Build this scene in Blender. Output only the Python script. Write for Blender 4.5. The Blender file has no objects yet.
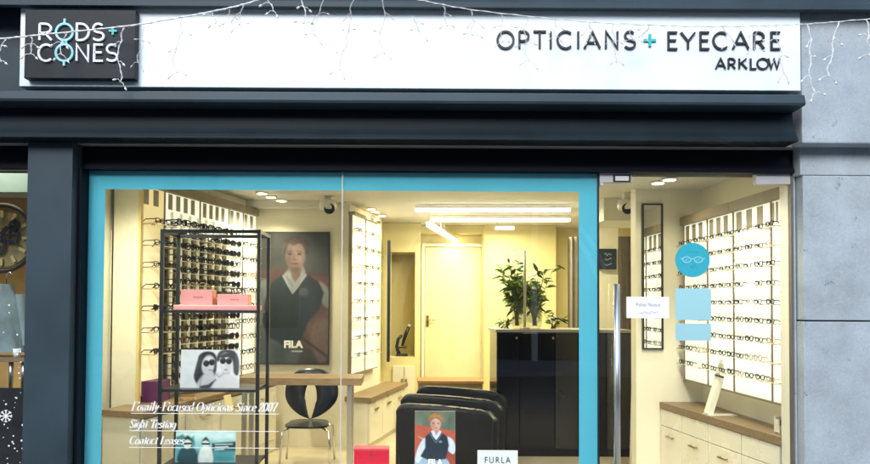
import bpy, bmesh, math, random
import numpy as np
from mathutils import Vector, Matrix

random.seed(7)
rng = np.random.default_rng(5)
S = bpy.context.scene
COL = S.collection
PI = math.pi
R = math.radians

# ------------------------------------------------------------------ camera
F, CX, CY = 683.0, 400.0, 287.6
CAM = Vector((0, -4.0, 1.45))
RM = Matrix.Rotation(R(90 + 1.46), 3, 'X') @ Matrix.Rotation(R(0.33), 3, 'Z')


def P(px, py, d):
    """point seen at photo pixel (px, py), d metres in front of the camera along +Y"""
    v = RM @ Vector(((px - CX) / F, -(py - CY) / F, -1.0))
    return CAM + v * (d / v.y)


def X(px, d, py=305): return P(px, py, d).x
def Z(py, d, px=400): return P(px, py, d).z


cd = bpy.data.cameras.new('camera')
cam = bpy.data.objects.new('camera', cd)
COL.objects.link(cam)
cam.location = CAM
cam.rotation_euler = RM.to_euler()
cd.sensor_width = 36.0
cd.lens = 36.0 * F / 870.0
cd.shift_x = (435 - CX) / 870.0
cd.shift_y = (CY - 232) / 870.0
cd.clip_start = 0.05
cd.clip_end = 2000
S.camera = cam

# ------------------------------------------------------------------ materials
MATS = {}


def mat(name, col, rough=0.5, metal=0.0, var=0.0, vscale=6.0, bump=0.0, bscale=40.0, spec=0.5,
        emit=None, estr=0.0, trans=0.0, alpha=1.0, coat=0.0, stretch=None):
    if name in MATS: return MATS[name]
    m = bpy.data.materials.new(name); m.use_nodes = True
    nt = m.node_tree; b = nt.nodes['Principled BSDF']
    b.inputs['Base Color'].default_value = (*col, 1)
    b.inputs['Roughness'].default_value = rough
    b.inputs['Metallic'].default_value = metal
    b.inputs['Specular IOR Level'].default_value = spec
    b.inputs['Transmission Weight'].default_value = trans
    b.inputs['Alpha'].default_value = alpha
    b.inputs['Coat Weight'].default_value = coat
    if emit:
        b.inputs['Emission Color'].default_value = (*emit, 1)
        b.inputs['Emission Strength'].default_value = estr
    tc = nt.nodes.new('ShaderNodeTexCoord')
    src = tc.outputs['Object']
    if stretch:
        mp = nt.nodes.new('ShaderNodeMapping'); mp.inputs['Scale'].default_value = stretch
        nt.links.new(src, mp.inputs['Vector']); src = mp.outputs['Vector']
    if var > 0:
        n = nt.nodes.new('ShaderNodeTexNoise'); n.inputs['Scale'].default_value = vscale
        n.inputs['Detail'].default_value = 6; n.inputs['Roughness'].default_value = 0.6
        nt.links.new(src, n.inputs['Vector'])
        r = nt.nodes.new('ShaderNodeValToRGB')
        r.color_ramp.elements[0].position = 0.3; r.color_ramp.elements[1].position = 0.7
        r.color_ramp.elements[0].color = (*[c * (1 - var) for c in col], 1)
        r.color_ramp.elements[1].color = (*[min(1, c * (1 + var)) for c in col], 1)
        nt.links.new(n.outputs['Fac'], r.inputs['Fac'])
        nt.links.new(r.outputs['Color'], b.inputs['Base Color'])
        mr = nt.nodes.new('ShaderNodeMapRange')
        mr.inputs['To Min'].default_value = max(0.02, rough - 0.08); mr.inputs['To Max'].default_value = min(1, rough + 0.08)
        nt.links.new(n.outputs['Fac'], mr.inputs['Value'])
        nt.links.new(mr.outputs['Result'], b.inputs['Roughness'])
    if bump > 0:
        n2 = nt.nodes.new('ShaderNodeTexNoise'); n2.inputs['Scale'].default_value = bscale
        n2.inputs['Detail'].default_value = 5
        nt.links.new(src, n2.inputs['Vector'])
        bp = nt.nodes.new('ShaderNodeBump'); bp.inputs['Strength'].default_value = bump
        bp.inputs['Distance'].default_value = 0.01
        nt.links.new(n2.outputs['Fac'], bp.inputs['Height'])
        nt.links.new(bp.outputs['Normal'], b.inputs['Normal'])
    MATS[name] = m
    return m


def glass_mat(name, tint=(0.975, 0.99, 0.98), ior=1.8, haze=0.0, hcol=(1, 1, 1), wav=0.0):
    """thin architectural sheet: transparent with Fresnel reflection"""
    m = bpy.data.materials.new(name); m.use_nodes = True
    nt = m.node_tree; nt.nodes.clear()
    out = nt.nodes.new('ShaderNodeOutputMaterial')
    tr = nt.nodes.new('ShaderNodeBsdfTransparent'); tr.inputs['Color'].default_value = (*tint, 1)
    gl = nt.nodes.new('ShaderNodeBsdfGlossy'); gl.inputs['Roughness'].default_value = 0.0
    fr = nt.nodes.new('ShaderNodeFresnel'); fr.inputs['IOR'].default_value = ior
    mx = nt.nodes.new('ShaderNodeMixShader')
    if wav > 0:
        tc = nt.nodes.new('ShaderNodeTexCoord')
        n2 = nt.nodes.new('ShaderNodeTexNoise'); n2.inputs['Scale'].default_value = 1.3
        nt.links.new(tc.outputs['Object'], n2.inputs['Vector'])
        bp = nt.nodes.new('ShaderNodeBump'); bp.inputs['Strength'].default_value = wav; bp.inputs['Distance'].default_value = 0.02
        nt.links.new(n2.outputs['Fac'], bp.inputs['Height'])
        nt.links.new(bp.outputs['Normal'], gl.inputs['Normal'])
    ge = nt.nodes.new('ShaderNodeNewGeometry')      # one reflection per sheet: the outer face only
    iv = nt.nodes.new('ShaderNodeMath'); iv.operation = 'SUBTRACT'; iv.inputs[0].default_value = 1
    ml = nt.nodes.new('ShaderNodeMath'); ml.operation = 'MULTIPLY'
    nt.links.new(ge.outputs['Backfacing'], iv.inputs[1])
    nt.links.new(fr.outputs['Fac'], ml.inputs[0]); nt.links.new(iv.outputs[0], ml.inputs[1])
    nt.links.new(ml.outputs[0], mx.inputs['Fac'])
    nt.links.new(tr.outputs['BSDF'], mx.inputs[1]); nt.links.new(gl.outputs['BSDF'], mx.inputs[2])
    last = mx
    if haze > 0:
        df = nt.nodes.new('ShaderNodeBsdfDiffuse'); df.inputs['Color'].default_value = (*hcol, 1)
        m2 = nt.nodes.new('ShaderNodeMixShader'); m2.inputs['Fac'].default_value = haze
        nt.links.new(mx.outputs['Shader'], m2.inputs[1]); nt.links.new(df.outputs['BSDF'], m2.inputs[2])
        last = m2
    nt.links.new(last.outputs['Shader'], out.inputs['Surface'])
    MATS[name] = m
    return m


def film_mat(name, col, fac):
    """coloured vinyl film: partly see-through, partly lit from behind"""
    m = bpy.data.materials.new(name); m.use_nodes = True
    nt = m.node_tree; nt.nodes.clear()
    out = nt.nodes.new('ShaderNodeOutputMaterial')
    df = nt.nodes.new('ShaderNodeBsdfDiffuse'); df.inputs['Color'].default_value = (*col, 1)
    tl = nt.nodes.new('ShaderNodeBsdfTranslucent'); tl.inputs['Color'].default_value = (*col, 1)
    mx = nt.nodes.new('ShaderNodeMixShader'); mx.inputs['Fac'].default_value = fac
    tc = nt.nodes.new('ShaderNodeTexCoord')
    n = nt.nodes.new('ShaderNodeTexNoise'); n.inputs['Scale'].default_value = 2.2; n.inputs['Detail'].default_value = 4
    nt.links.new(tc.outputs['Object'], n.inputs['Vector'])
    mc = nt.nodes.new('ShaderNodeMixRGB'); mc.inputs['Color1'].default_value = (*[c * .86 for c in col], 1)
    mc.inputs['Color2'].default_value = (*[min(1, c * 1.12) for c in col], 1)
    nt.links.new(n.outputs['Fac'], mc.inputs['Fac'])
    nt.links.new(mc.outputs['Color'], df.inputs['Color'])
    nt.links.new(df.outputs['BSDF'], mx.inputs[1]); nt.links.new(tl.outputs['BSDF'], mx.inputs[2])
    nt.links.new(mx.outputs['Shader'], out.inputs['Surface'])
    MATS[name] = m
    return m


def emis(name, col, s, var=0.0):
    return mat(name, (0.8, 0.8, 0.78), 0.5, emit=col, estr=s)


def attr_mat(name, rough=0.35):
    m = bpy.data.materials.new(name); m.use_nodes = True
    nt = m.node_tree; b = nt.nodes['Principled BSDF']
    a = nt.nodes.new('ShaderNodeAttribute'); a.attribute_name = 'print'
    nt.links.new(a.outputs['Color'], b.inputs['Base Color'])
    b.inputs['Roughness'].default_value = rough
    return m


def stone_mat(name, col):
    m = bpy.data.materials.new(name); m.use_nodes = True
    nt = m.node_tree; b = nt.nodes['Principled BSDF']
    tc = nt.nodes.new('ShaderNodeTexCoord')
    n1 = nt.nodes.new('ShaderNodeTexNoise'); n1.inputs['Scale'].default_value = 3.0; n1.inputs['Detail'].default_value = 8; n1.inputs['Roughness'].default_value = .65
    n2 = nt.nodes.new('ShaderNodeTexNoise'); n2.inputs['Scale'].default_value = 85.0; n2.inputs['Detail'].default_value = 4
    n3 = nt.nodes.new('ShaderNodeTexNoise'); n3.inputs['Scale'].default_value = 5.5; n3.inputs['Detail'].default_value = 3; n3.inputs['Distortion'].default_value = 1.8
    for n in (n1, n2, n3): nt.links.new(tc.outputs['Object'], n.inputs['Vector'])
    r1 = nt.nodes.new('ShaderNodeValToRGB')
    r1.color_ramp.elements[0].position = .3; r1.color_ramp.elements[1].position = .72
    r1.color_ramp.elements[0].color = (*[c * .74 for c in col], 1); r1.color_ramp.elements[1].color = (*[c * 1.15 for c in col], 1)
    nt.links.new(n1.outputs['Fac'], r1.inputs['Fac'])
    # fine dark scratches / pale veins where the distorted noise crosses mid level
    def vein(lo, mid, hi):
        r = nt.nodes.new('ShaderNodeValToRGB'); e = r.color_ramp.elements
        e[0].position = lo; e[0].color = (0, 0, 0, 1); e[1].position = hi; e[1].color = (0, 0, 0, 1)
        k = e.new(mid); k.color = (1, 1, 1, 1)
        nt.links.new(n3.outputs['Fac'], r.inputs['Fac']); return r
    v1 = vein(.385, .394, .403); v2 = vein(.60, .615, .63)
    m1 = nt.nodes.new('ShaderNodeMixRGB'); m1.blend_type = 'MIX'; m1.inputs['Color2'].default_value = (*[c * .35 for c in col], 1)
    ml = nt.nodes.new('ShaderNodeMath'); ml.operation = 'MULTIPLY'
    msk = nt.nodes.new('ShaderNodeTexNoise'); msk.inputs['Scale'].default_value = 9
    nt.links.new(tc.outputs['Object'], msk.inputs['Vector'])
    rk = nt.nodes.new('ShaderNodeValToRGB'); rk.color_ramp.elements[0].position = .52; rk.color_ramp.elements[1].position = .6
    nt.links.new(msk.outputs['Fac'], rk.inputs['Fac'])
    nt.links.new(v1.outputs['Color'], ml.inputs[0]); nt.links.new(rk.outputs['Color'], ml.inputs[1])
    nt.links.new(ml.outputs[0], m1.inputs['Fac']); nt.links.new(r1.outputs['Color'], m1.inputs['Color1'])
    m2 = nt.nodes.new('ShaderNodeMixRGB'); m2.inputs['Color2'].default_value = (*[c * 1.35 for c in col], 1)
    ml2 = nt.nodes.new('ShaderNodeMath'); ml2.operation = 'MULTIPLY'; ml2.inputs[1].default_value = .22
    nt.links.new(v2.outputs['Color'], ml2.inputs[0]); nt.links.new(ml2.outputs[0], m2.inputs['Fac'])
    nt.links.new(m1.outputs['Color'], m2.inputs['Color1'])
    m3 = nt.nodes.new('ShaderNodeMixRGB'); m3.blend_type = 'MULTIPLY'; m3.inputs['Fac'].default_value = .30
    nt.links.new(m2.outputs['Color'], m3.inputs['Color1']); nt.links.new(n2.outputs['Fac'], m3.inputs['Color2'])
    nt.links.new(m3.outputs['Color'], b.inputs['Base Color'])
    b.inputs['Roughness'].default_value = .75
    bp = nt.nodes.new('ShaderNodeBump'); bp.inputs['Strength'].default_value = .25; bp.inputs['Distance'].default_value = .006
    nt.links.new(n1.outputs['Fac'], bp.inputs['Height']); nt.links.new(bp.outputs['Normal'], b.inputs['Normal'])
    MATS[name] = m
    return m


M = {}
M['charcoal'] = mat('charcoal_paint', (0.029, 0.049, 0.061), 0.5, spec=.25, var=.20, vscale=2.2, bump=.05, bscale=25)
M['beam_shaded_paint'] = mat('beam_shaded_paint', (0.007, 0.0145, 0.0205), 0.5, spec=.18, var=.22, vscale=3, bump=.05, bscale=25)  # charcoal paint again, darkened for the shade below the ledge
M['charcoal_shade_joint'] = mat('charcoal_shade_joint_paint', (0.004, 0.006, 0.011), 0.55, spec=.12, var=.12, vscale=4)  # charcoal with recess shade put into its colour; also the dark mortar joint
M['sign_white'] = mat('sign_white', (0.76, 0.85, 0.88), 0.35, var=.015, vscale=2)
M['plate'] = mat('sign_plate', (0.018, 0.024, 0.028), 0.5, spec=.2, var=.08, vscale=4)
M['letter_black'] = mat('letter_black', (0.010, 0.012, 0.015), 0.4)
M['letter_white'] = mat('letter_white', (0.85, 0.87, 0.88), 0.4)
M['letter_teal'] = mat('letter_teal', (0.02, 0.46, 0.44), 0.4)
M['letter_sky'] = mat('letter_sky', (0.30, 0.68, 0.76), 0.4)
M['teal_film'] = film_mat('teal_film', (0.125, 0.56, 0.71), .06)
M['frost_film'] = film_mat('frost_film', (0.44, 0.70, 0.78), .40)
M['circle_film'] = film_mat('circle_film', (0.06, 0.46, 0.58), .3)
M['paper'] = mat('paper', (0.80, 0.84, 0.88), .7)
M['stone'] = stone_mat('grey_render_stone', (0.41, 0.475, 0.515))
M['glass'] = glass_mat('window_glass', wav=.05)
M['steel'] = mat('brushed_steel', (0.55, 0.55, 0.56), 0.32, metal=1, var=.06, vscale=30, stretch=(1, 1, .05))
M['fitting'] = mat('satin_fitting', (.50, .50, .50), .5, metal=.25, var=.05)
M['cream'] = mat('cream_wall', (0.76, 0.72, 0.57), .6, var=.04, vscale=2)
M['back_cream_lamplit'] = mat('back_cream_lamplit_wall', (0.70, 0.61, 0.30), .6, var=.05, vscale=2)  # cream wall again, yellowed to carry the warm lamplight at the back
M['cream_gloss'] = mat('cream_laminate', (0.78, 0.74, 0.60), .28, var=.03, vscale=2)
M['cream_lit_edge'] = mat('cream_lit_edge_board', (0.70, 0.56, 0.24), .45, var=.05, vscale=3)
M['ceil'] = mat('ceiling_white', (0.66, 0.64, 0.58), .8, var=.03)
M['oak'] = mat('oak_top', (0.225, 0.155, 0.085), .45, var=.28, vscale=9, stretch=(1, 8, 8), bump=.05)
M['brown_trim'] = mat('brown_trim', (0.24, 0.19, 0.115), .5, var=.12)
M['black_metal'] = mat('black_metal', (0.012, 0.013, 0.017), .38, var=.1)
M['black_leather'] = mat('black_leather', (0.005, 0.005, 0.006), .42, spec=.3, var=.15, vscale=14, bump=.25, bscale=160)
M['black_gloss'] = mat('black_gloss', (0.005, 0.005, 0.006), .14, var=.1, vscale=2, spec=.35)
M['black_panel'] = mat('black_satin_panel', (0.014, 0.0135, 0.015), .25, var=.1, vscale=2)
M['grey_top'] = mat('grey_worktop', (0.30, 0.30, 0.28), .4, var=.08)
M['chair_black'] = mat('chair_black', (0.010, 0.013, 0.022), .3, var=.05)
M['chrome'] = mat('chrome', (0.7, 0.7, 0.7), .12, metal=1)
M['brass'] = mat('brass', (0.55, 0.38, 0.13), .3, metal=1)
M['floor'] = mat('floor_vinyl', (0.50, 0.43, 0.30), .35, var=.08, vscale=3)
M['pink'] = mat('pink_card', (0.80, 0.34, 0.34), .5, var=.04)
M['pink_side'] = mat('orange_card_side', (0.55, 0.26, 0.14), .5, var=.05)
M['red'] = mat('red_card', (0.66, 0.012, 0.045), .4, var=.05)
M['dark_red'] = mat('dark_red_print', (0.30, 0.01, 0.02), .5)
M['lime'] = mat('yellow_tag', (0.68, 0.52, 0.20), .6)
M['panel_lit'] = emis('backlit_panel', (1.0, 0.955, 0.76), .285)
M['panel_warm'] = emis('backlit_warm_panel', (1.0, 0.72, 0.22), .22)
M['panel_mid'] = emis('backlit_mid_panel', (1.0, 0.93, 0.62), .16)
M['panel_olive'] = mat('backlit_olive_panel', (0.24, .19, .09), .5, emit=(.62, .52, .20), estr=.05)
M['peg_dark'] = mat('dark_peg_strip', (0.05, .04, .022), .5, var=.3)
M['tube_lit'] = emis('lit_tube', (1.0, 0.96, 0.84), 4.0)
M['down_lit'] = emis('lit_downlight', (1.0, 0.82, 0.42), 5.0)
M['dull_rect'] = mat('grey_rect', (0.34, 0.30, 0.22), .5)
M['acrylic'] = mat('acrylic_rail', (0.62, 0.62, 0.52), .2)
M['rod'] = mat('acrylic_rod_glow', (0.80, 0.78, 0.62), .25, emit=(1, .93, .60), estr=.14)  # faint glow put in so the rods do not look shaded
M['frame_black'] = mat('frame_black', (0.008, 0.008, 0.008), .25)
M['frame_brown'] = mat('frame_tortoise', (0.055, 0.025, 0.010), .25, var=.5, vscale=60)
M['frame_gold'] = mat('frame_gold', (0.26, 0.18, 0.07), .3, metal=.6)
M['frame_navy'] = mat('frame_navy', (0.010, 0.014, 0.035), .25)
M['frame_red'] = mat('frame_burgundy', (0.12, 0.012, 0.03), .25)
M['lens_dark'] = mat('lens_dark', (0.012, 0.010, 0.010), .08)
M['mirror'] = mat('mirror_silver', (0.85, 0.86, 0.84), .02, metal=1)
M['leaf'] = mat('leaf_green', (0.15, 0.27, 0.04), .4, var=.45, vscale=12)
M['leaf_dark'] = mat('leaf_dark_green', (0.035, 0.065, 0.018), .4, var=.4, vscale=12)
M['stem'] = mat('plant_stem', (0.09, 0.10, 0.03), .6, var=.3)
M['vase'] = glass_mat('smoky_vase', (0.90, 0.92, 0.88), 1.12, .14, (.42, .43, .38))
M['perspex'] = mat('grey_post', (0.52, 0.50, 0.42), .35)
M['curtain'] = mat('grey_curtain', (0.22, 0.19, 0.145), .85, var=.15, vscale=4)
M['screen'] = mat('dark_screen', (0.012, 0.022, 0.034), .25)
M['screen_txt'] = mat('screen_text', (0.26, 0.32, 0.36), .5)
M['white_plastic'] = mat('white_plastic', (0.72, 0.70, 0.64), .35)
M['white_wire'] = mat('white_wire', (0.80, 0.80, 0.78), .4)
M['grey_wire'] = mat('translucent_wire', (0.60, 0.57, 0.54), .3)
M['vinyl_white'] = mat('vinyl_white', (0.85, 0.86, 0.84), .5)
M['vinyl_dim'] = mat('vinyl_dim', (0.76, 0.77, 0.74), .5)
M['white_door'] = mat('cream_door', (0.72, 0.65, 0.40), .4, var=.03)
M['coat'] = mat('grey_teal_cloth', (0.20, 0.27, 0.29), .9, var=.3, vscale=7, bump=.3, bscale=90)
M['warm_wall'] = mat('warm_ochre_wall', (0.62, 0.42, 0.16), .7, var=.15)
M['clock_brown'] = mat('clock_olive', (0.25, 0.20, 0.08), .5, var=.4, vscale=14)
M['pale_blue'] = mat('pale_blue_board', (0.42, 0.62, 0.68), .6, var=.08)
M['black_board'] = mat('black_board', (0.006, 0.007, 0.009), .5)
M['pavement'] = mat('pavement', (0.30, 0.30, 0.30), .85, var=.2, vscale=3, bump=.3)
M['asphalt'] = mat('asphalt', (0.05, 0.05, 0.052), .9, var=.25, vscale=8, bump=.4)
M['art'] = attr_mat('printed_picture')
M['art_gloss'] = attr_mat('printed_picture_gloss', .2)
M['brick_out'] = mat('brick_out', (0.075, 0.085, 0.10), .9, var=.3, vscale=1.5)
M['pale_out'] = mat('pale_render_out', (0.30, 0.30, 0.28), .9, var=.12, vscale=.8)
M['white_out'] = mat('white_render_out', (0.80, 0.79, 0.75), .8, var=.05)
M['wall_out'] = mat('render_wall', (0.24, 0.24, 0.24), .8, var=.2, vscale=2)
M['purple'] = mat('purple_card', (0.10, 0.02, 0.10), .5)
M['tan'] = mat('tan_wood', (0.25, 0.14, 0.06), .5, var=.2)


# ------------------------------------------------------------------ mesh builder
class MB:
    def __init__(self): self.bm = bmesh.new(); self.mats = []; self.cur = 0

    def use(self, m):
        if m not in self.mats: self.mats.append(m)
        self.cur = self.mats.index(m); return self

    def _f(self, vs):
        try:
            f = self.bm.faces.new(vs); f.material_index = self.cur; return f
        except ValueError: return None

    def box(self, x0, x1, y0, y1, z0, z1, bev=0.0, M_=None):
        x0, x1 = min(x0, x1), max(x0, x1); y0, y1 = min(y0, y1), max(y0, y1); z0, z1 = min(z0, z1), max(z0, z1)
        if bev > 0:
            t = bmesh.new()
            bmesh.ops.create_cube(t, size=1)
            for v in t.verts: v.co = Vector(((x0 + x1) / 2 + v.co.x * (x1 - x0), (y0 + y1) / 2 + v.co.y * (y1 - y0), (z0 + z1) / 2 + v.co.z * (z1 - z0)))
            bmesh.ops.bevel(t, geom=t.edges[:], offset=bev, segments=2, profile=.6, affect='EDGES')
            mp = {}
            for v in t.verts: mp[v] = self.bm.verts.new(M_ @ v.co if M_ else v.co)
            for f in t.faces:
                self._f([mp[v] for v in f.verts])
            t.free(); return self
        c = [(x0, y0, z0), (x1, y0, z0), (x1, y1, z0), (x0, y1, z0), (x0, y0, z1), (x1, y0, z1), (x1, y1, z1), (x0, y1, z1)]
        v = [self.bm.verts.new(M_ @ Vector(p) if M_ else p) for p in c]
        for q in ((0, 3, 2, 1), (4, 5, 6, 7), (0, 1, 5, 4), (1, 2, 6, 5), (2, 3, 7, 6), (3, 0, 4, 7)):
            self._f([v[i] for i in q])
        return self

    def tube(self, pts, r, n=6, closed=False, cap=True):
        pts = [Vector(p) for p in pts]; k = len(pts)
        rs = r if isinstance(r, (list, tuple)) else [r] * k
        rings = []
        prev = None
        for i, p in enumerate(pts):
            if closed: t = pts[(i + 1) % k] - pts[i - 1]
            else: t = pts[min(i + 1, k - 1)] - pts[max(i - 1, 0)]
            if t.length < 1e-9: t = Vector((0, 0, 1))
            t.normalize()
            if prev is None:
                a = Vector((0, 0, 1)) if abs(t.z) < .9 else Vector((1, 0, 0))
                u = t.cross(a).normalized()
            else:
                u = (prev - t * prev.dot(t))
                u = u.normalized() if u.length > 1e-6 else t.orthogonal().normalized()
            prev = u; w = t.cross(u)
            rings.append([self.bm.verts.new(p + (u * math.cos(2 * PI * j / n) + w * math.sin(2 * PI * j / n)) * rs[i]) for j in range(n)])
        m = k if closed else k - 1
        for i in range(m):
            a, b = rings[i], rings[(i + 1) % k]
            for j in range(n):
                f = self._f([a[j], a[(j + 1) % n], b[(j + 1) % n], b[j]])
                if f: f.smooth = True
        if cap and not closed:
            self._f(rings[0][::-1]); self._f(rings[-1])
        return self

    def prism(self, poly, axis, a, b):
        """poly of 2D points extruded along axis ('x': poly=(y,z); 'y': poly=(x,z); 'z': poly=(x,y))"""
        def mk(p, t):
            return {'x': (t, p[0], p[1]), 'y': (p[0], t, p[1]), 'z': (p[0], p[1], t)}[axis]
        A = [self.bm.verts.new(mk(p, a)) for p in poly]; B = [self.bm.verts.new(mk(p, b)) for p in poly]
        k = len(poly)
        self._f(A[::-1]); self._f(B)
        for i in range(k): self._f([A[i], A[(i + 1) % k], B[(i + 1) % k], B[i]])
        return self

    def ribbon(self, pts, w, y0, y1, closed=False):
        """a stroke in the XZ plane, w wide, y0..y1 thick"""
        pts = [Vector((p[0], p[1])) for p in pts]; k = len(pts); L = []; Rr = []
        for i in range(k):
            if closed: a, b = pts[i - 1], pts[(i + 1) % k]
            else: a, b = pts[max(i - 1, 0)], pts[min(i + 1, k - 1)]
            t1 = (pts[i] - a); t2 = (b - pts[i])
            if t1.length < 1e-9: t1 = t2
            if t2.length < 1e-9: t2 = t1
            t1.normalize(); t2.normalize()
            t = (t1 + t2)
            t = t.normalized() if t.length > 1e-6 else t1
            n = Vector((-t.y, t.x)); c = max(.5, n.dot(Vector((-t1.y, t1.x))))
            L.append(pts[i] + n * (w / 2 / c)); Rr.append(pts[i] - n * (w / 2 / c))
        def mk(p, y): return self.bm.verts.new((p.x, y, p.y))
        l0 = [mk(p, y0) for p in L]; r0 = [mk(p, y0) for p in Rr]; l1 = [mk(p, y1) for p in L]; r1 = [mk(p, y1) for p in Rr]
        m = k if closed else k - 1
        for i in range(m):
            j = (i + 1) % k
            self._f([l0[i], r0[i], r0[j], l0[j]]); self._f([l1[i], l1[j], r1[j], r1[i]])
            self._f([l0[i], l0[j], l1[j], l1[i]]); self._f([r0[i], r1[i], r1[j], r0[j]])
        if not closed:
            self._f([l0[0], l1[0], r1[0], r0[0]]); self._f([l0[-1], r0[-1], r1[-1], l1[-1]])
        return self

    def lathe(self, prof, c, n=24, axis='z'):
        rings = []
        for (r, h) in prof:
            ring = []
            for j in range(n):
                a = 2 * PI * j / n
                p = (r * math.cos(a), r * math.sin(a), h) if axis == 'z' else (r * math.cos(a), h, r * math.sin(a))
                ring.append(self.bm.verts.new(Vector(c) + Vector(p)))
            rings.append(ring)
        for a, b in zip(rings, rings[1:]):
            for j in range(n):
                f = self._f([a[j], a[(j + 1) % n], b[(j + 1) % n], b[j]])
                if f: f.smooth = True
        self._f(rings[0][::-1]); self._f(rings[-1])
        return self

    def grid(self, fn, nu, nv, smooth=True):
        vs = [[self.bm.verts.new(fn(i / nu, j / nv)) for j in range(nv + 1)] for i in range(nu + 1)]
        for i in range(nu):
            for j in range(nv):
                f = self._f([vs[i][j], vs[i + 1][j], vs[i + 1][j + 1], vs[i][j + 1]])
                if f: f.smooth = smooth
        return self

    def mesh(self, name):
        bmesh.ops.recalc_face_normals(self.bm, faces=self.bm.faces[:])
        me = bpy.data.meshes.new(name); self.bm.to_mesh(me); self.bm.free()
        for m in self.mats: me.materials.append(m)
        return me

    def build(self, name, m=None, parent=None, loc=None):
        if m is not None and not self.mats: self.mats = [m]
        me = self.mesh(name)
        o = bpy.data.objects.new(name, me); COL.objects.link(o)
        if loc is not None: o.location = loc
        if parent is not None: o.parent = parent
        return o


def B(*a, **k): return MB().box(*a, **k)


def tag(o, label, cat, group=None, kind=None):
    o['label'] = label; o['category'] = cat
    if group: o['group'] = group
    if kind: o['kind'] = kind
    return o


def thing(name, label, cat, loc=(0, 0, 0), rz=0.0, group=None):
    o = bpy.data.objects.new(name, None); COL.objects.link(o)
    o.location = loc; o.rotation_euler = (0, 0, rz); o.empty_display_size = .1
    return tag(o, label, cat, group)


def struct(o, cat=None):
    o['kind'] = 'structure'
    return o


def finish(root, name=None):
    return root


def local(root, p):
    """world point -> local of an unrotated empty"""
    return Vector(p) - root.location


def text_mesh(s, size, shear=0.0, bold=0.0, ext=.0008, spacing=1.0, align='LEFT'):
    cu = bpy.data.curves.new('lettering', 'FONT'); cu.body = s; cu.size = size; cu.shear = shear
    cu.offset = bold; cu.extrude = ext; cu.space_character = spacing; cu.align_x = align; cu.resolution_u = 3
    o = bpy.data.objects.new('lettering', cu); COL.objects.link(o)
    dg = bpy.context.evaluated_depsgraph_get()
    me = bpy.data.meshes.new_from_object(o.evaluated_get(dg))
    bpy.data.objects.remove(o)
    me.transform(Matrix.Rotation(R(90), 4, 'X'))
    return me


def text(name, s, m, parent, loc, width=None, height=None, rz=0, **k):
    """text facing -Y with lower-left corner at loc, fitted to width/height (metres)"""
    me = text_mesh(s, 1.0, **k)
    xs = [v.co.x for v in me.vertices]; zs = [v.co.z for v in me.vertices]
    x0, x1, z0, z1 = min(xs), max(xs), min(zs), max(zs)
    sx = width / (x1 - x0) if width else height / (z1 - z0)
    sz = height / (z1 - z0) if height else sx
    for v in me.vertices:
        v.co = Vector(((v.co.x - x0) * sx, v.co.y * 1.0, (v.co.z - z0) * sz))
    me.materials.clear(); me.materials.append(m)
    o = bpy.data.objects.new(name, me); COL.objects.link(o)
    o.parent = parent; o.location = loc; o.rotation_euler = (0, 0, rz)
    return o


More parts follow.
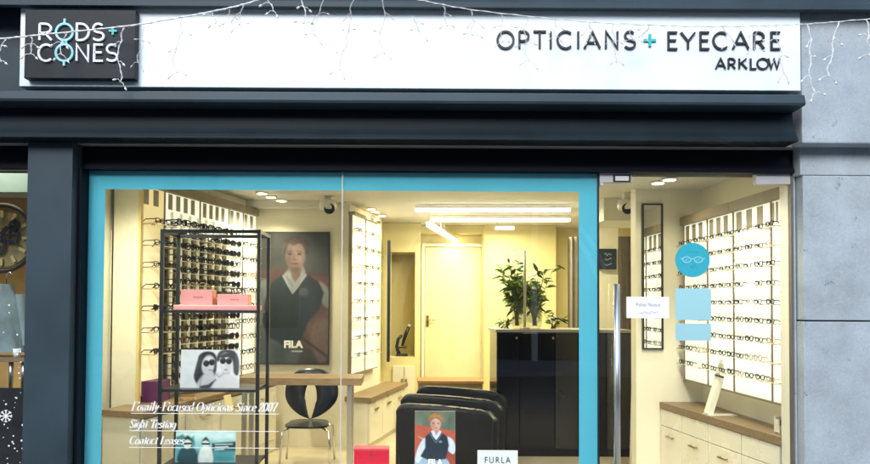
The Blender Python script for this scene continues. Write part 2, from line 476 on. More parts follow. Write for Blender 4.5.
# ------------------------------------------------------------------ printed pictures (flat prints, a colour per vertex)
class Art:
    def __init__(self, nx, ny, bg):
        self.nx, self.ny = nx, ny
        self.im = np.zeros((ny, nx, 3)); self.im[:] = bg
        self.u, self.v = np.meshgrid((np.arange(nx) + .5) / nx, (np.arange(ny) + .5) / ny)   # v downwards
        self.asp = ny / nx

    def _put(self, d, col, soft, op=1.0):
        a = np.clip(.5 - d / soft, 0, 1)[..., None] * op
        self.im = self.im * (1 - a) + np.array(col) * a

    def ell(self, cx, cy, rx, ry, col, soft=.02, rot=0, op=1.0):
        x = self.u - cx; y = (self.v - cy) * self.asp; ry *= self.asp
        c, s = math.cos(rot), math.sin(rot)
        X_, Y_ = x * c + y * s, -x * s + y * c
        d = (np.sqrt((X_ / rx) ** 2 + (Y_ / ry) ** 2) - 1) * min(rx, ry)
        self._put(d, col, soft, op); return self

    def poly(self, pts, col, soft=.015, op=1.0, smooth=False):
        pts = [(p[0], p[1] * self.asp) for p in pts]
        if smooth:
            q = []
            k = len(pts)
            for i in range(k):
                p0, p1, p2, p3 = [np.array(pts[(i + j - 1) % k]) for j in range(4)]
                for t in (0, .25, .5, .75):
                    q.append(tuple(.5 * (2 * p1 + (p2 - p0) * t + (2 * p0 - 5 * p1 + 4 * p2 - p3) * t * t + (3 * p1 - p0 - 3 * p2 + p3) * t ** 3)))
            pts = q
        x, y = self.u, self.v * self.asp
        d = np.full(x.shape, 1e9); ins = np.zeros(x.shape, bool)
        k = len(pts)
        for i in range(k):
            ax, ay = pts[i]; bx, by = pts[(i + 1) % k]
            ex, ey = bx - ax, by - ay; L = ex * ex + ey * ey + 1e-12
            t = np.clip(((x - ax) * ex + (y - ay) * ey) / L, 0, 1)
            d = np.minimum(d, np.hypot(x - ax - t * ex, y - ay - t * ey))
            c = (ay > y) != (by > y)
            ins ^= c & (x < (bx - ax) * (y - ay) / (by - ay + 1e-12) + ax)
        self._put(np.where(ins, -d, d), col, soft, op); return self

    def line(self, pts, w, col, soft=.012, op=1.0):
        x, y = self.u, self.v * self.asp; d = np.full(x.shape, 1e9)
        for (ax, ay), (bx, by) in zip(pts, pts[1:]):
            ay *= self.asp; by *= self.asp
            ex, ey = bx - ax, by - ay; L = ex * ex + ey * ey + 1e-12
            t = np.clip(((x - ax) * ex + (y - ay) * ey) / L, 0, 1)
            d = np.minimum(d, np.hypot(x - ax - t * ex, y - ay - t * ey))
        self._put(d - w / 2, col, soft, op); return self

    def noise(self, amt, n=9):
        g = rng.random((n, n))
        yy = self.v * (n - 1.001); xx = self.u * (n - 1.001)
        i, j = yy.astype(int), xx.astype(int); fy, fx = yy - i, xx - j
        v = g[i, j] * (1 - fy) * (1 - fx) + g[i + 1, j] * fy * (1 - fx) + g[i, j + 1] * (1 - fy) * fx + g[i + 1, j + 1] * fy * fx
        self.im *= (1 + amt * (v - .5) * 2)[..., None]; return self

    def build(self, name, w, h, parent, loc, m, tilt=0.0, rz=0.0):
        nx, ny = self.nx, self.ny
        xs = (np.arange(nx) / (nx - 1)) * w; zs = (1 - np.arange(ny) / (ny - 1)) * h
        gx, gz = np.meshgrid(xs, zs)
        co = np.stack([gx, np.zeros_like(gx), gz], -1).reshape(-1, 3)
        idx = np.arange(nx * ny).reshape(ny, nx)
        q = np.stack([idx[:-1, :-1], idx[1:, :-1], idx[1:, 1:], idx[:-1, 1:]], -1).reshape(-1, 4)
        me = bpy.data.meshes.new(name); me.from_pydata(co.tolist(), [], q.tolist())
        at = me.color_attributes.new('print', 'FLOAT_COLOR', 'POINT')
        c = np.ones((nx * ny, 4), np.float32); c[:, :3] = np.clip(self.im.reshape(-1, 3), 0, 1)
        at.data.foreach_set('color', c.ravel())
        me.materials.append(m); me.update()
        o = bpy.data.objects.new(name, me); COL.objects.link(o)
        o.parent = parent; o.location = loc; o.rotation_euler = (tilt, 0, rz)
        return o


def lin(r, g, b):
    f = lambda c: (c / 255 / 12.92) if c / 255 <= .04045 else ((c / 255 + .055) / 1.055) ** 2.4
    return (f(r), f(g), f(b))


# ================================================================== SETTING OUTSIDE
DF = 3.77        # fascia plane distance
struct(B(-40, 40, -40, -1.9, -.14, -.135).build('road', M['asphalt']))
struct(B(-40, 40, -1.9, .3, -.30, -.01).build('pavement', M['pavement']))

# terrace across the street (behind the camera; it shows only as the dim reflection in the panes)
op = MB().use(M['brick_out'])
op.box(-32, -5.02, -21, -15, -.13, 7.5)
op.box(9.02, 32, -21, -15.2, -.13, 6.8)
op.prism([(-21, 7.5), (-15, 7.5), (-18, 9.6)], 'x', -32, -5.02).prism([(-21, 6.8), (-15.2, 6.8), (-18, 8.8)], 'x', 9.02, 32)
op.use(M['lens_dark'])
for i in range(7):
    for zz in (1.0, 4.4): op.box(-30 + i * 3.6, -28.6 + i * 3.6, -15.0, -14.97, zz, zz + 1.7); op.box(10.2 + i * 3.2, 11.4 + i * 3.2, -15.2, -15.17, zz, zz + 1.6)
struct(op.build('buildings_across_street'))
op = MB().use(M['pale_out']).box(-5, 9, -21, -14.8, -.13, 7.9)
op.use(M['lens_dark'])
pa = [(2.8 + 2.7 * math.cos(PI * i / 24), 1.5 + 2.7 * math.sin(PI * i / 24)) for i in range(25)]
op.prism([(5.5, -.1)] + pa + [(.1, -.1)], 'y', -14.82, -14.78)
for xx in (-3.9, -1.8, 6.6): op.box(xx, xx + 1.1, -14.81, -14.78, .8, 3.0)
for i in range(5): op.box(-3.9 + i * 2.6, -2.7 + i * 2.6, -14.81, -14.78, 5.2, 7.0)
op.use(M['white_out'])
for k_, w_ in ((2.72, .12), (2.98, .10)):
    op.ribbon([(2.8 + k_ * math.cos(PI * i / 24), 1.5 + k_ * math.sin(PI * i / 24)) for i in range(25)], w_, -14.78, -14.70)
op.box(1.5, 2.15, -14.77, -14.6, -.1, 2.7).box(3.6, 3.75, -14.77, -14.6, -.1, 4.0)
struct(op.build('building_with_arch'))
struct(B(-40, 40, -14.9, -11.5, -.30, -.02).build('far_pavement', M['pavement']))

# fascia: back board, cornice, ledge, beam (all one painted timber front)
fas = thing('shop_fascia', 'dark charcoal painted fascia with moulded beam carrying the white sign', 'fascia', (0, -.2, 2.3))
xl, xr = -3.4, X(797, DF, 98)
def fl(o): o.location -= fas.location; return o
MB().prism([(-.115, 2.40), (-.115, 3.6), (-.101, 3.6), (-.101, 2.40)], 'x', xl, xr).build('backboard', M['charcoal'], fas, -fas.location)
zc = Z(7.5, 3.72, 435)
MB().prism([(-.285, zc), (-.285, zc + .03), (-.265, zc + .05), (-.265, zc + .35), (-.122, zc + .35), (-.122, zc + .06), (-.245, zc + .06), (-.245, zc)], 'x', xl, 4.2).build('cornice', M['charcoal'], fas, -fas.location)
za, zb = Z(92, 3.69, 435), Z(103, 3.69, 435)
MB().prism([(-.13, za + .03), (-.285, za + .004), (-.30, za - .004), (-.312, zb + .012), (-.306, zb), (-.23, zb - .006), (-.13, zb - .006)], 'x', xl, xr).build('ledge_moulding', M['charcoal'], fas, -fas.location)
z0 = Z(140, 3.77, 435); zt = zb - .008
prof = [(-.13, zt), (-.185, zt)]
for i in range(9):
    t = i / 8
    prof.append((-.185 - .046 * t ** 2.4, zt + (z0 + .028 - zt) * (t * .96 + .04)))
prof += [(-.240, z0 + .012), (-.240, z0 + .002), (-.234, z0), (-.101, z0), (-.101, zt)]
MB().prism(prof, 'x', xl, xr).build('beam', M['beam_shaded_paint'], fas, -fas.location)
# lintel over the windows, recessed
zl = Z(172.5, 4.0, 400)
lint = MB()
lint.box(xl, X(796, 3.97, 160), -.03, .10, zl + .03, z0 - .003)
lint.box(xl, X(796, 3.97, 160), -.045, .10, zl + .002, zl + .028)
lint.build('lintel', M['charcoal_shade_joint'], fas, -fas.location)

# sign board
zs0, zs1 = Z(88.5, DF, 410), Z(5.5, DF, 410)
sx0, sx1 = X(20, DF, 45), X(800.5, DF, 45)
sb = thing('shop_sign', 'long white fascia sign with black opticians and eyecare lettering', 'shop sign', ((sx0 + sx1) / 2, -0.22, zs0))
B(sx0, sx1, -0.23, -0.115, zs0, zs1 + .05, bev=.004).build('board', M['sign_white'], sb, -sb.location)

# --- stroke alphabet (unit height)
def arc(cx, cz, rx, rz, a0, a1, n=14):
    return [(cx + rx * math.cos(R(a0 + (a1 - a0) * i / n)), cz + rz * math.sin(R(a0 + (a1 - a0) * i / n))) for i in range(n + 1)]
GL = {
    'O': [arc(.5, .5, .5, .5, 0, 360, 32)[:-1]],
    'C': [arc(.52, .5, .52, .5, 48, 312, 24)],
    'P': [[(.04, 0), (.04, 1)], [(.04, 1), (.42, 1)] + arc(.42, .72, .5, .28, 90, -90, 10) + [(.04, .44)]],
    'R': [[(.04, 0), (.04, 1)], [(.04, 1), (.42, 1)] + arc(.42, .72, .5, .28, 90, -90, 10) + [(.04, .44)], [(.45, .44), (.97, 0)]],
    'T': [[(0, 1), (1, 1)], [(.5, 1), (.5, 0)]],
    'I': [[(.5, 0), (.5, 1)]],
    'A': [[(0, 0), (.5, 1), (1, 0)], [(.2, .34), (.8, .34)]],
    'N': [[(.04, 0), (.04, 1), (.96, 0), (.96, 1)]],
    'S': [arc(.5, .74, .44, .26, 35, 270, 14) + arc(.5, .24, .5, .24, 90, -150, 14)],
    'E': [[(.96, 1), (.06, 1), (.06, 0), (.98, 0)], [(.06, .52), (.85, .52)]],
    'Y': [[(0, 1), (.5, .46), (1, 1)], [(.5, .46), (.5, 0)]],
    'K': [[(.06, 0), (.06, 1)], [(.94, 1), (.08, .46)], [(.3, .6), (1, 0)]],
    'L': [[(.06, 1), (.06, 0), (1, 0)]],
    'W': [[(0, 1), (.25, 0), (.5, .95), (.75, 0), (1, 1)]],
    'D': [[(.05, 0), (.05, 1), (.35, 1)] + arc(.35, .5, .62, .5, 90, -90, 14) + [(.35, 0), (.05, 0)]],
}


def letters(name, spec, pyt, pyb, d, m, parent, w, y0, y1):
    mb = MB()
    for ch, pa, pb in spec:
        pm = (pa + pb) / 2
        za_, zb_ = Z(pyb, d, pm), Z(pyt, d, pm)
        xa, xb = X(pa, d, (pyt + pyb) / 2), X(pb, d, (pyt + pyb) / 2)
        for st in GL[ch]:
            closed = ch == 'O'
            mb.ribbon([(xa + p[0] * (xb - xa), za_ + p[1] * (zb_ - za_)) for p in st], w, y0, y1, closed)
    return mb.build(name, m, parent, -parent.location)


letters('opticians_lettering', [('O', 497.5, 513.5), ('P', 519, 529.5), ('T', 533.5, 546), ('I', 549, 552.5), ('C', 557.5, 573), ('I', 576.5, 580), ('A', 584.5, 600), ('N', 605.5, 618), ('S', 624.5, 635)], 31.5, 48.3, DF - .008, M['letter_black'], sb, .0108, -0.242, -0.2305)
letters('eyecare_lettering', [('E', 668, 677.5), ('Y', 681, 695), ('E', 700, 709.5), ('C', 713.5, 729), ('A', 733, 748.5), ('R', 754, 764.5), ('E', 771, 780.5)], 32.5, 49, DF - .008, M['letter_black'], sb, .0108, -0.242, -0.2305)
letters('town_lettering', [('A', 716, 725.5), ('R', 728.5, 735.5), ('K', 739, 747), ('L', 750.5, 756.5), ('O', 757.5, 768.5), ('W', 768.5, 780)], 58.5, 68.8, DF - .008, M['letter_black'], sb, .0085, -0.24, -0.2305)
pm = MB(); c = P(650, 40.3, DF - .008); k = .034
pm.box(c.x - k, c.x + k, -0.241, -0.2305, c.z - .007, c.z + .007).box(c.x - .007, c.x + .007, -0.2412, -0.2305, c.z - k, c.z + k)
pm.build('plus_mark', M['letter_teal'], sb, -sb.location)

# dark logo plate
d2 = DF - .05
pl = thing('logo_plate', 'dark grey square plate with white and blue shop name lettering', 'sign plate', (X(80, d2, 45), -0.28, Z(79, d2, 80)))
B(X(24.5, d2, 45), X(135.5, d2, 45), -0.28, -0.232, Z(78.5, d2, 80), Z(10, d2, 80), bev=.004).build('plate', M['plate'], pl, -pl.location)
letters('name_lettering', [('R', 40, 53), ('D', 77, 90), ('S', 93.5, 104.5)], 24.5, 40.8, d2, M['letter_white'], pl, .0112, -0.292, -0.2805)
letters('name_lettering', [('C', 39.5, 54), ('N', 77, 89.5), ('E', 94.5, 104), ('S', 107, 118)], 45.3, 61.5, d2, M['letter_white'], pl, .0112, -0.292, -0.2805)
g = MB()
for (cxp, cyp, ty0, ty1) in ((65.3, 32.7, 19.5, 24.2), (65, 53.3, 61.8, 66.3)):
    c = P(cxp, cyp, d2); r_ = 8.4 * d2 / F
    g.ribbon([(c.x + r_ * math.cos(2 * PI * i / 32), c.z + r_ * math.sin(2 * PI * i / 32)) for i in range(32)], .0115, -0.292, -0.2805, True)
    g.ribbon([(c.x, Z(ty0, d2, 65)), (c.x, Z(ty1, d2, 65))], .0115, -0.2918, -0.2805)
c = P(65, 43, d2)
g.ribbon([(c.x - .012, c.z - .012), (c.x - .004, c.z + .018)], .009, -0.2915, -0.2805).ribbon([(c.x + .014, c.z - .012), (c.x + .006, c.z + .018)], .009, -0.2915, -0.2805)
g.build('spectacle_rings', M['letter_sky'], pl, -pl.location)
c = P(113.5, 31.5, d2); k = .022
MB().box(c.x - k, c.x + k, -0.291, -0.2805, c.z - .0055, c.z + .0055).box(c.x - .0055, c.x + .0055, -0.2912, -0.2805, c.z - k, c.z + k).build('plus_mark', M['letter_teal'], pl, -pl.location)

# left pilaster between the two windows
xa, xb = X(26, 3.85, 250), X(71, 3.85, 250)
pil = thing('pilaster', 'charcoal painted pilaster left of the turquoise window border', 'pilaster', ((xa + xb) / 2, -.07, -.01))
B(xa, xb, -.15, .10, -.01, z0 - .003, bev=.003).build('shaft', M['charcoal'], pil, -pil.location)
B(xb + .0015, X(81.5, 3.93, 250), -.085, .10, -.01, zl, bev=.002).build('side_moulding', M['charcoal_shade_joint'], pil, -pil.location)

# right stone pier
xs_ = X(803.5, 3.90, 300)
pier = thing('stone_pier', 'grey rendered stone pier of large blocks right of the glass door', 'pier', (2.9, -.05, -.01))
zj = Z(321, 3.9, 840); zk = Z(176, 3.9, 840)
B(xs_, 4.2, -.10, .10, -.01, zj - .004, bev=.006).build('block', M['stone'], pier, -pier.location)
B(xs_ + .003, 4.2, -.10, .10, zj + .004, zk, bev=.006).build('block', M['stone'], pier, -pier.location)
B(xs_ + .006, 4.2, -.093, .098, zj - .003, zj + .003).build('mortar_joint', M['charcoal_shade_joint'], pier, -pier.location)
xt = X(801.5, 3.79, 80)
zq = Z(143, 3.79, 840)
B(xs_ - .012, 4.2, -.10, .10, zk + .005, zq + .02, bev=.004).build('frieze_band', M['stone'], pier, -pier.location)
B(xs_ + .006, 4.2, -.094, .098, zk - .005, zk + .004).build('mortar_joint', M['stone'], pier, -pier.location)
B(xt + .004, 4.2, -.205, .10, zq, zc + .1, bev=.008).build('upper_block', M['stone'], pier, -pier.location)
B(X(794.5, 3.97, 300), xs_ - .002, -.03, .10, -.01, z0 - .004).build('reveal', M['stone'], pier, -pier.location)

# upper building wall (above cornice, closes the top)
struct(B(-3.4, 4.2, -.11, 3, 3.45, 6.0).build('upper_wall', M['wall_out']))

# ================================================================== WINDOW GLASS
gz1 = zl + .006
win = thing('shop_window', 'large shop window with a turquoise vinyl border round its glass', 'window', (0, 0, .35))
gx0, gxm, gx1 = X(83, 4.0, 300), X(341.5, 4.0, 300), X(598, 4.0, 300)
B(gx0, gxm - .003, 0, .010, .35, gz1).build('pane', M['glass'], win, -win.location)
B(gxm + .003, gx1 - .002, 0, .010, .35, gz1).build('pane', M['glass'], win, -win.location)
B(gxm - .0028, gxm + .0028, .001, .009, .35, gz1 - .001).build('glass_joint', mat('silicone', (.55, .56, .52), .4), win, -win.location)
# vinyl border inside the glass
tx0, tx1 = X(85, 4.01, 330), X(104, 4.01, 260)
ux0, ux1 = X(579, 4.01, 300), X(597.5, 4.01, 300)
tzt, tzb = Z(172.5, 4.01, 340), Z(190.5, 4.01, 340)
MB().box(tx0, gxm - .004, .0115, .0125, tzb, gz1 - .004).build('vinyl_border', M['teal_film'], win, -win.location)
MB().box(gxm + .004, ux1, .0115, .0125, tzb, gz1 - .004).build('vinyl_border', M['teal_film'], win, -win.location)
MB().box(tx0, tx1, .0115, .0125, .37, tzb - .0005).build('vinyl_border', M['teal_film'], win, -win.location)
MB().box(ux0, ux1, .0115, .0125, .37, tzb - .0005).build('vinyl_border', M['teal_film'], win, -win.location)
B(gx0, gx1, -.03, .06, .30, .348).build('bottom_frame', M['charcoal'], win, -win.location)
# stall riser under the window
struct(B(gx0 - .02, gx1, -.02, .08, -.01, .298).build('wall_stall_riser', M['charcoal']))

# vinyl words on the glass: broad-nib italic letters with thin serifs (x-height .62, cap 1)
def _c(cx, cz, rx, rz, a0, a1, n=14): return arc(cx, cz, rx, rz, a0, a1, n)
SG = {  # glyph: (advance, strokes)
    'a': (.58, [_c(.24, .30, .2, .30, 30, 330), [(.46, .6), (.45, .1), (.55, .02)]]),
    'c': (.50, [_c(.26, .30, .22, .30, 50, 320)]),
    'd': (.62, [_c(.24, .30, .2, .30, 30, 330), [(.46, 1.02), (.45, .1), (.56, .02)], [(.36, 1.0), (.46, 1.02)]]),
    'e': (.50, [[(.06, .32), (.44, .40)] + _c(.25, .36, .2, .25, 15, 180, 8) + _c(.26, .30, .21, .30, 180, 320, 8)]),
    'f': (.36, [[(.44, .98), (.32, 1.0), (.24, .85), (.20, .0), (.06, -.2)], [(.08, .6), (.38, .6)]]),
    'g': (.56, [_c(.24, .34, .2, .26, 30, 330), [(.46, .6), (.45, -.05), (.30, -.26), (.08, -.2)]]),
    'h': (.62, [[(.12, 1.02), (.12, 0)], [(.02, 1.0), (.12, 1.02)], [(.14, .38), (.30, .6), (.44, .56), (.46, .1), (.56, .02)]]),
    'i': (.32, [[(.04, .56), (.14, .6), (.14, .08), (.25, .02)], [(.13, .80), (.19, .92)]]),
    'l': (.32, [[(.04, 1.0), (.14, 1.02), (.14, .08), (.25, .02)]]),
    'm': (.92, [[(.03, .56), (.12, .6), (.12, 0)], [(.14, .38), (.28, .6), (.40, .56), (.42, 0)], [(.44, .38), (.58, .6), (.72, .56), (.74, .1), (.85, .02)]]),
    'n': (.62, [[(.03, .56), (.12, .6), (.12, 0)], [(.14, .38), (.30, .6), (.44, .56), (.46, .1), (.56, .02)]]),
    'o': (.54, [_c(.26, .30, .22, .30, 0, 360, 20)]),
    'p': (.58, [[(.03, .56), (.12, .6), (.10, -.28)], [(.0, -.28), (.22, -.28)], _c(.30, .30, .2, .30, 150, -150)]),
    'r': (.46, [[(.03, .56), (.12, .6), (.12, 0)], [(.14, .38), (.28, .6), (.40, .56)]]),
    's': (.46, [[(.40, .50), (.26, .61), (.12, .50), (.16, .38), (.34, .24), (.34, .08), (.20, -.01), (.05, .10)]]),
    't': (.36, [[(.18, .82), (.16, .1), (.30, .02)], [(.04, .6), (.34, .6)]]),
    'u': (.62, [[(.03, .56), (.12, .6), (.12, .1), (.26, 0), (.44, .2)], [(.46, .6), (.46, .08), (.56, .02)]]),
    'y': (.56, [[(.03, .56), (.12, .6), (.24, .05)], [(.48, .6), (.24, .0), (.10, -.24), (.0, -.2)]]),
    'F': (.72, [[(.18, 1), (.18, 0)], [(.04, 1), (.70, 1), (.70, .82)], [(.04, 0), (.34, 0)], [(.18, .52), (.50, .52)]]),
    'O': (.84, [_c(.40, .5, .36, .5, 0, 360, 24)]),
    'S': (.62, [[(.54, .82), (.46, .97), (.30, 1.01), (.12, .86), (.16, .66), (.46, .40), (.52, .18), (.36, .0), (.16, .02), (.06, .2)]]),
    'T': (.72, [[(.38, 1), (.38, 0)], [(.04, .8), (.08, 1), (.68, 1), (.72, .8)], [(.24, 0), (.52, 0)]]),
    'C': (.76, [_c(.42, .5, .36, .5, 48, 315, 20)]),
    'L': (.66, [[(.18, 1), (.18, 0)], [(.04, 1), (.34, 1)], [(.04, 0), (.60, 0), (.62, .2)]]),
    '2': (.54, [[(.08, .72), (.14, .94), (.30, 1), (.44, .86), (.40, .62), (.06, .03), (.46, .03), (.50, .16)]]),
    '0': (.56, [_c(.27, .5, .21, .5, 0, 360, 20)]),
    '7': (.52, [[(.06, .82), (.08, .97), (.48, .97), (.22, .0)]]),
    '-': (.40, [[(.06, .36), (.32, .36)]]),
    ' ': (.34, []),
}


def vinyl(label, s_, px0, px1, pyt, pyb):
    r = thing('vinyl_lettering', label, 'window lettering', P(px0, pyb, 4.0 - .002), group='white words on the shop window')
    W0 = X(px1, 4, pyb) - X(px0, 4, pyb); H0 = (pyb - pyt) * 4 / F
    tot = sum(SG[c][0] for c in s_) + .3
    k = W0 / tot; mb = MB(); u = 0
    for c in s_:
        adv, strokes = SG[c]
        for st_ in strokes:
            pts = [Vector(((u + p[0] + p[1] * .28) * k, p[1] * H0)) for p in st_]
            if len(pts) > 2 and len(pts) < 9: pts = [Vector((q.x, q.y)) for q in cat2(pts)]
            Lf, Rt = [], []
            for i in range(len(pts)):
                t_ = pts[min(i + 1, len(pts) - 1)] - pts[max(i - 1, 0)]
                t_ = t_.normalized() if t_.length > 1e-9 else Vector((1, 0))
                w_ = .0019 + .0076 * abs(t_.y) ** 2
                n_ = Vector((-t_.y, t_.x)) * w_ / 2
                Lf.append(pts[i] + n_); Rt.append(pts[i] - n_)
            for i in range(len(pts) - 1):
                q = [Lf[i], Rt[i], Rt[i + 1], Lf[i + 1]]
                mb._f([mb.bm.verts.new((v.x, -.0005, v.y)) for v in q])
        u += adv
    mb.build('words', M['vinyl_dim'], r)
    return r


def cat2(pts, n=5):
    q = []
    for i in range(len(pts) - 1):
        p0 = pts[max(i - 1, 0)]; p1 = pts[i]; p2 = pts[i + 1]; p3 = pts[min(i + 2, len(pts) - 1)]
        for j in range(n):
            t_ = j / n
            q.append(.5 * (2 * p1 + (p2 - p0) * t_ + (2 * p0 - 5 * p1 + 4 * p2 - p3) * t_ ** 2 + (3 * p1 - p0 - 3 * p2 + p3) * t_ ** 3))
    q.append(pts[-1])
    return q
v1 = vinyl('white italic words about family focused opticians since 2007 on the glass', 'Family-Focused Opticians Since 2007', 131, 278, 402, 410.6)
v2 = vinyl('white italic words Sight Testing on the glass', 'Sight Testing', 129, 177.5, 419.5, 427.8)
v3 = vinyl('white italic words Contact Lenses on the glass above the teal photo card', 'Contact Lenses', 129, 186, 436, 444)
for r, py, xa_ in ((v1, 413.2, 131), (v2, 430.6, 129), (v3, 447.3, 129)):
    p = P(xa_, py, 3.998) - r.location; q = P(279, py + .9, 3.998) - r.location
    MB().box(p.x, q.x, -.0006, .0006, p.z - .0015, p.z + .0015).build('underline', M['vinyl_white'], r)

# ================================================================== DOOR
dx0, dx1 = X(599.5, 4.0, 300), X(789.5, 4.0, 300)
door = thing('glass_door', 'frameless glass shop door with steel corner fittings and long pull handle', 'door', ((dx0 + dx1) / 2, .005, 0))
dl = -door.location
B(dx0, dx1, -.002, .010, .012, gz1 - .004).build('pane', M['glass'], door, dl)
hz1 = Z(284, 3.95, 617); hx = X(617.3, 3.94, 370)
MB().tube([(hx, -.055, hz1), (hx, -.055, .35)], .0185, 12).tube([(hx, -.05, hz1 - .12), (hx, -.003, hz1 - .12)], .009, 8).tube([(hx, -.05, .5), (hx, -.003, .5)], .009, 8).build('pull_handle', M['steel'], door, dl)
f = MB(); f.box(X(756, 3.985, 180), dx1 + .002, -.018, .026, Z(184.8, 4, 770), gz1 + .001, bev=.002)
f.build('patch_fitting', M['fitting'], door, dl)
f = MB().use(M['fitting']).box(X(600, 3.985, 180), X(632, 3.985, 180), -.012, .02, Z(182.8, 4, 615), gz1 + .001, bev=.002)
f.box(X(600.2, 3.985, 180), X(603.2, 3.985, 180), -.014, .02, Z(186, 4, 602), Z(182.9, 4, 602))
f.use(M['letter_black']).box(X(613.5, 3.98, 180), X(631, 3.98, 180), -.0155, -.0125, Z(182.3, 4, 615), Z(175.4, 4, 615))
f.use(M['white_plastic']).box(X(615.5, 3.98, 180), X(629, 3.98, 180), -.0175, -.0156, Z(181.2, 4, 615), Z(176.6, 4, 615))
f.build('lock_fitting', M['steel'], door, dl)
B(X(790.3, 3.995, 300), X(794, 3.995, 300), .0115, .0995, -.01, gz1 + .004).build('jamb_liner', M['cream_gloss'], door, dl)
B(X(790.3, 3.995, 300), X(794, 3.995, 300), -.02, .0105, -.01, gz1 + .004).build('jamb', mat('bronze_jamb', (.12, .105, .095), .4, var=.1), door, dl)
B(X(598, 3.995, 300), dx0 - .001, .0, .012, .012, gz1 - .004).build('edge_seal', M['letter_black'], door, dl)

# stickers on the door
st = thing('round_sticker', 'round turquoise sticker with a pale spectacles drawing on the door glass', 'sticker', P(692.5, 260, 3.996))
rr = 17.3 * 3.996 / F
MB().lathe([(rr, -.0008), (rr, .0004)], (0, 0, 0), 40, 'y').build('disc', M['circle_film'], st)
g = MB()
for sgn in (-1, 1):
    g.ribbon([(sgn * .034 + .024 * math.cos(2 * PI * i / 20), .002 + .017 * math.sin(2 * PI * i / 20)) for i in range(20)], .0045, -.0016, -.0009, True)
    g.ribbon([(sgn * .058, .005), (sgn * .072, .010)], .004, -.0016, -.0009)
    g.ribbon([(sgn * .034 - .010, -.004), (sgn * .034 + .010, .008)], .003, -.0016, -.0009)
g.ribbon([(-.011, .004), (0, .009), (.011, .004)], .004, -.0016, -.0009)
g.build('spectacles_drawing', mat('sticker_pale', (.30, .62, .70), .5), st)
sdk = mat('sticker_dark', (.03, .28, .38), .5)
MB().ribbon([(-.030, .048), (.034, .046)], .006, -.0016, -.0009).build('top_dash', sdk, st)
MB().ribbon([(-.014, -.046), (-.006, -.030), (-.004, -.046), (.004, -.046), (.012, -.030), (.026, -.045)], .005, -.0016, -.0009).build('small_print', sdk, st)

def panel(label, px0, px1, py0, py1, m):
    o = B(X(px0, 3.996, (py0 + py1) / 2), X(px1, 3.996, (py0 + py1) / 2), -.0008, .0004, Z(py1, 3.996, 690), Z(py0, 3.996, 690))
    cx_, cz_ = X((px0 + px1) / 2, 3.996, py0), Z(py1, 3.996, 690)
    ob = o.build('window_sticker', m, None)
    me = ob.data; me.transform(Matrix.Translation((-cx_, 0, -cz_))); ob.location = (cx_, -.004, cz_)
    return tag(ob, label, 'sticker', 'frosted blue squares on the door')
panel('large pale blue square sticker on the door glass below the round sticker', 675.5, 711, 288.5, 320, M['frost_film'])
panel('small pale blue rectangular sticker on the door glass under the larger square', 675.5, 711, 323.5, 340.5, M['frost_film'])
no = thing('notice', 'white paper notice with two printed lines stuck beside the door handle', 'notice', P(626.5, 318, 3.985))
w_, h_ = X(669, 3.985, 307) - X(626.5, 3.985, 307), 21.3 * 3.985 / F
B(0, w_, -.0005, .0005, 0, h_).build('sheet', M['paper'], no)
gm = mat('grey_print', (.18, .18, .20), .6)
text('print', 'Polite Notice', gm, no, (w_ * .23, -.001, h_ * .55), width=w_ * .56, height=h_ * .17, ext=.0002)
rq = random.Random(4)
pts_ = [(w_ * .30 + w_ * .44 * k / 24, h_ * .26 + h_ * rq.uniform(-.06, .06)) for k in range(25)]
MB().ribbon(pts_, .0022, -.0014, -.0008).build('print_line', gm, no)

# ================================================================== INTERIOR SHELL
CZ = 2.50
LX, RX, BD = -2.17, 2.47, 9.2
D = lambda d: d - 4.0      # photo distance -> world y
struct(B(-4.0, 3.4, .30, 5.5, -.03, 0).build('floor', M['floor']))
struct(B(-4.0, 3.4, .012, .30, -.03, -.002).build('floor_threshold', M['floor']))
struct(B(-4.0, 3.4, .101, 5.5, CZ, CZ + .1).build('ceiling', M['ceil']))
struct(B(xl, 4.2, -.099, .10, z0 + .001, 3.3).build('front_wall', M['wall_out']))
struct(B(LX - .05, LX, .102, D(7.0), 0, CZ).build('wall_left', M['cream']))
struct(B(X(255, 7.0) - 1.2, X(349.5, 7.0), D(7.0), D(7.0) + .10, 0, CZ).build('wall_poster', M['cream']))
struct(B(X(386, 8.3) - .9, X(386, 8.3) - .06, D(8.12), D(BD), 0, CZ).build('wall_inner_left', M['back_cream_lamplit']))
struct(B(X(380, BD), 3.3, D(BD), D(BD) + .1, 0, CZ).build('wall_back', M['back_cream_lamplit']))
struct(B(RX, RX + .1, .102, D(5.60), 0, CZ).build('wall_right', M['cream']))
struct(B(X(636, 5.6), RX + .1, D(5.60), D(5.72), 0, CZ).build('wall_partition', M['cream']))
struct(B(3.2, 3.3, D(5.72), D(BD), 0, CZ).build('wall_far_right', M['cream']))
struct(B(RX, 3.3, D(5.72), D(5.72) + .05, 0, CZ).build('wall_return', M['cream']))
# ceiling bulkhead right of the room, and a dropped band over the poster wall
struct(B(X(604, 6.6), 3.2, D(6.6), D(7.2), 2.28, CZ - .001).build('ceiling_bulkhead', M['ceil']))
struct(B(X(250, 6.9) - .3, X(330, 6.8), D(6.85), D(7.0) - .002, 2.43, CZ - .001).build('ceiling_drop', M['ceil']))
struct(B(1.35, RX - .001, .102, D(5.60) - .001, 2.412, CZ - .001).build('ceiling_soffit', M['ceil']))
# yellow-lit wall section behind the plant and door recess
struct(B(X(484, 8.9), X(556, 8.9), D(8.9), D(BD) - .002, 0, CZ - .002).build('wall_pier', M['back_cream_lamplit']))
struct(B(X(395, 9.0), X(484, 9.0) - .002, D(8.95), D(BD) - .002, Z(233, 8.95), CZ - .002).build('door_header', M['back_cream_lamplit']))
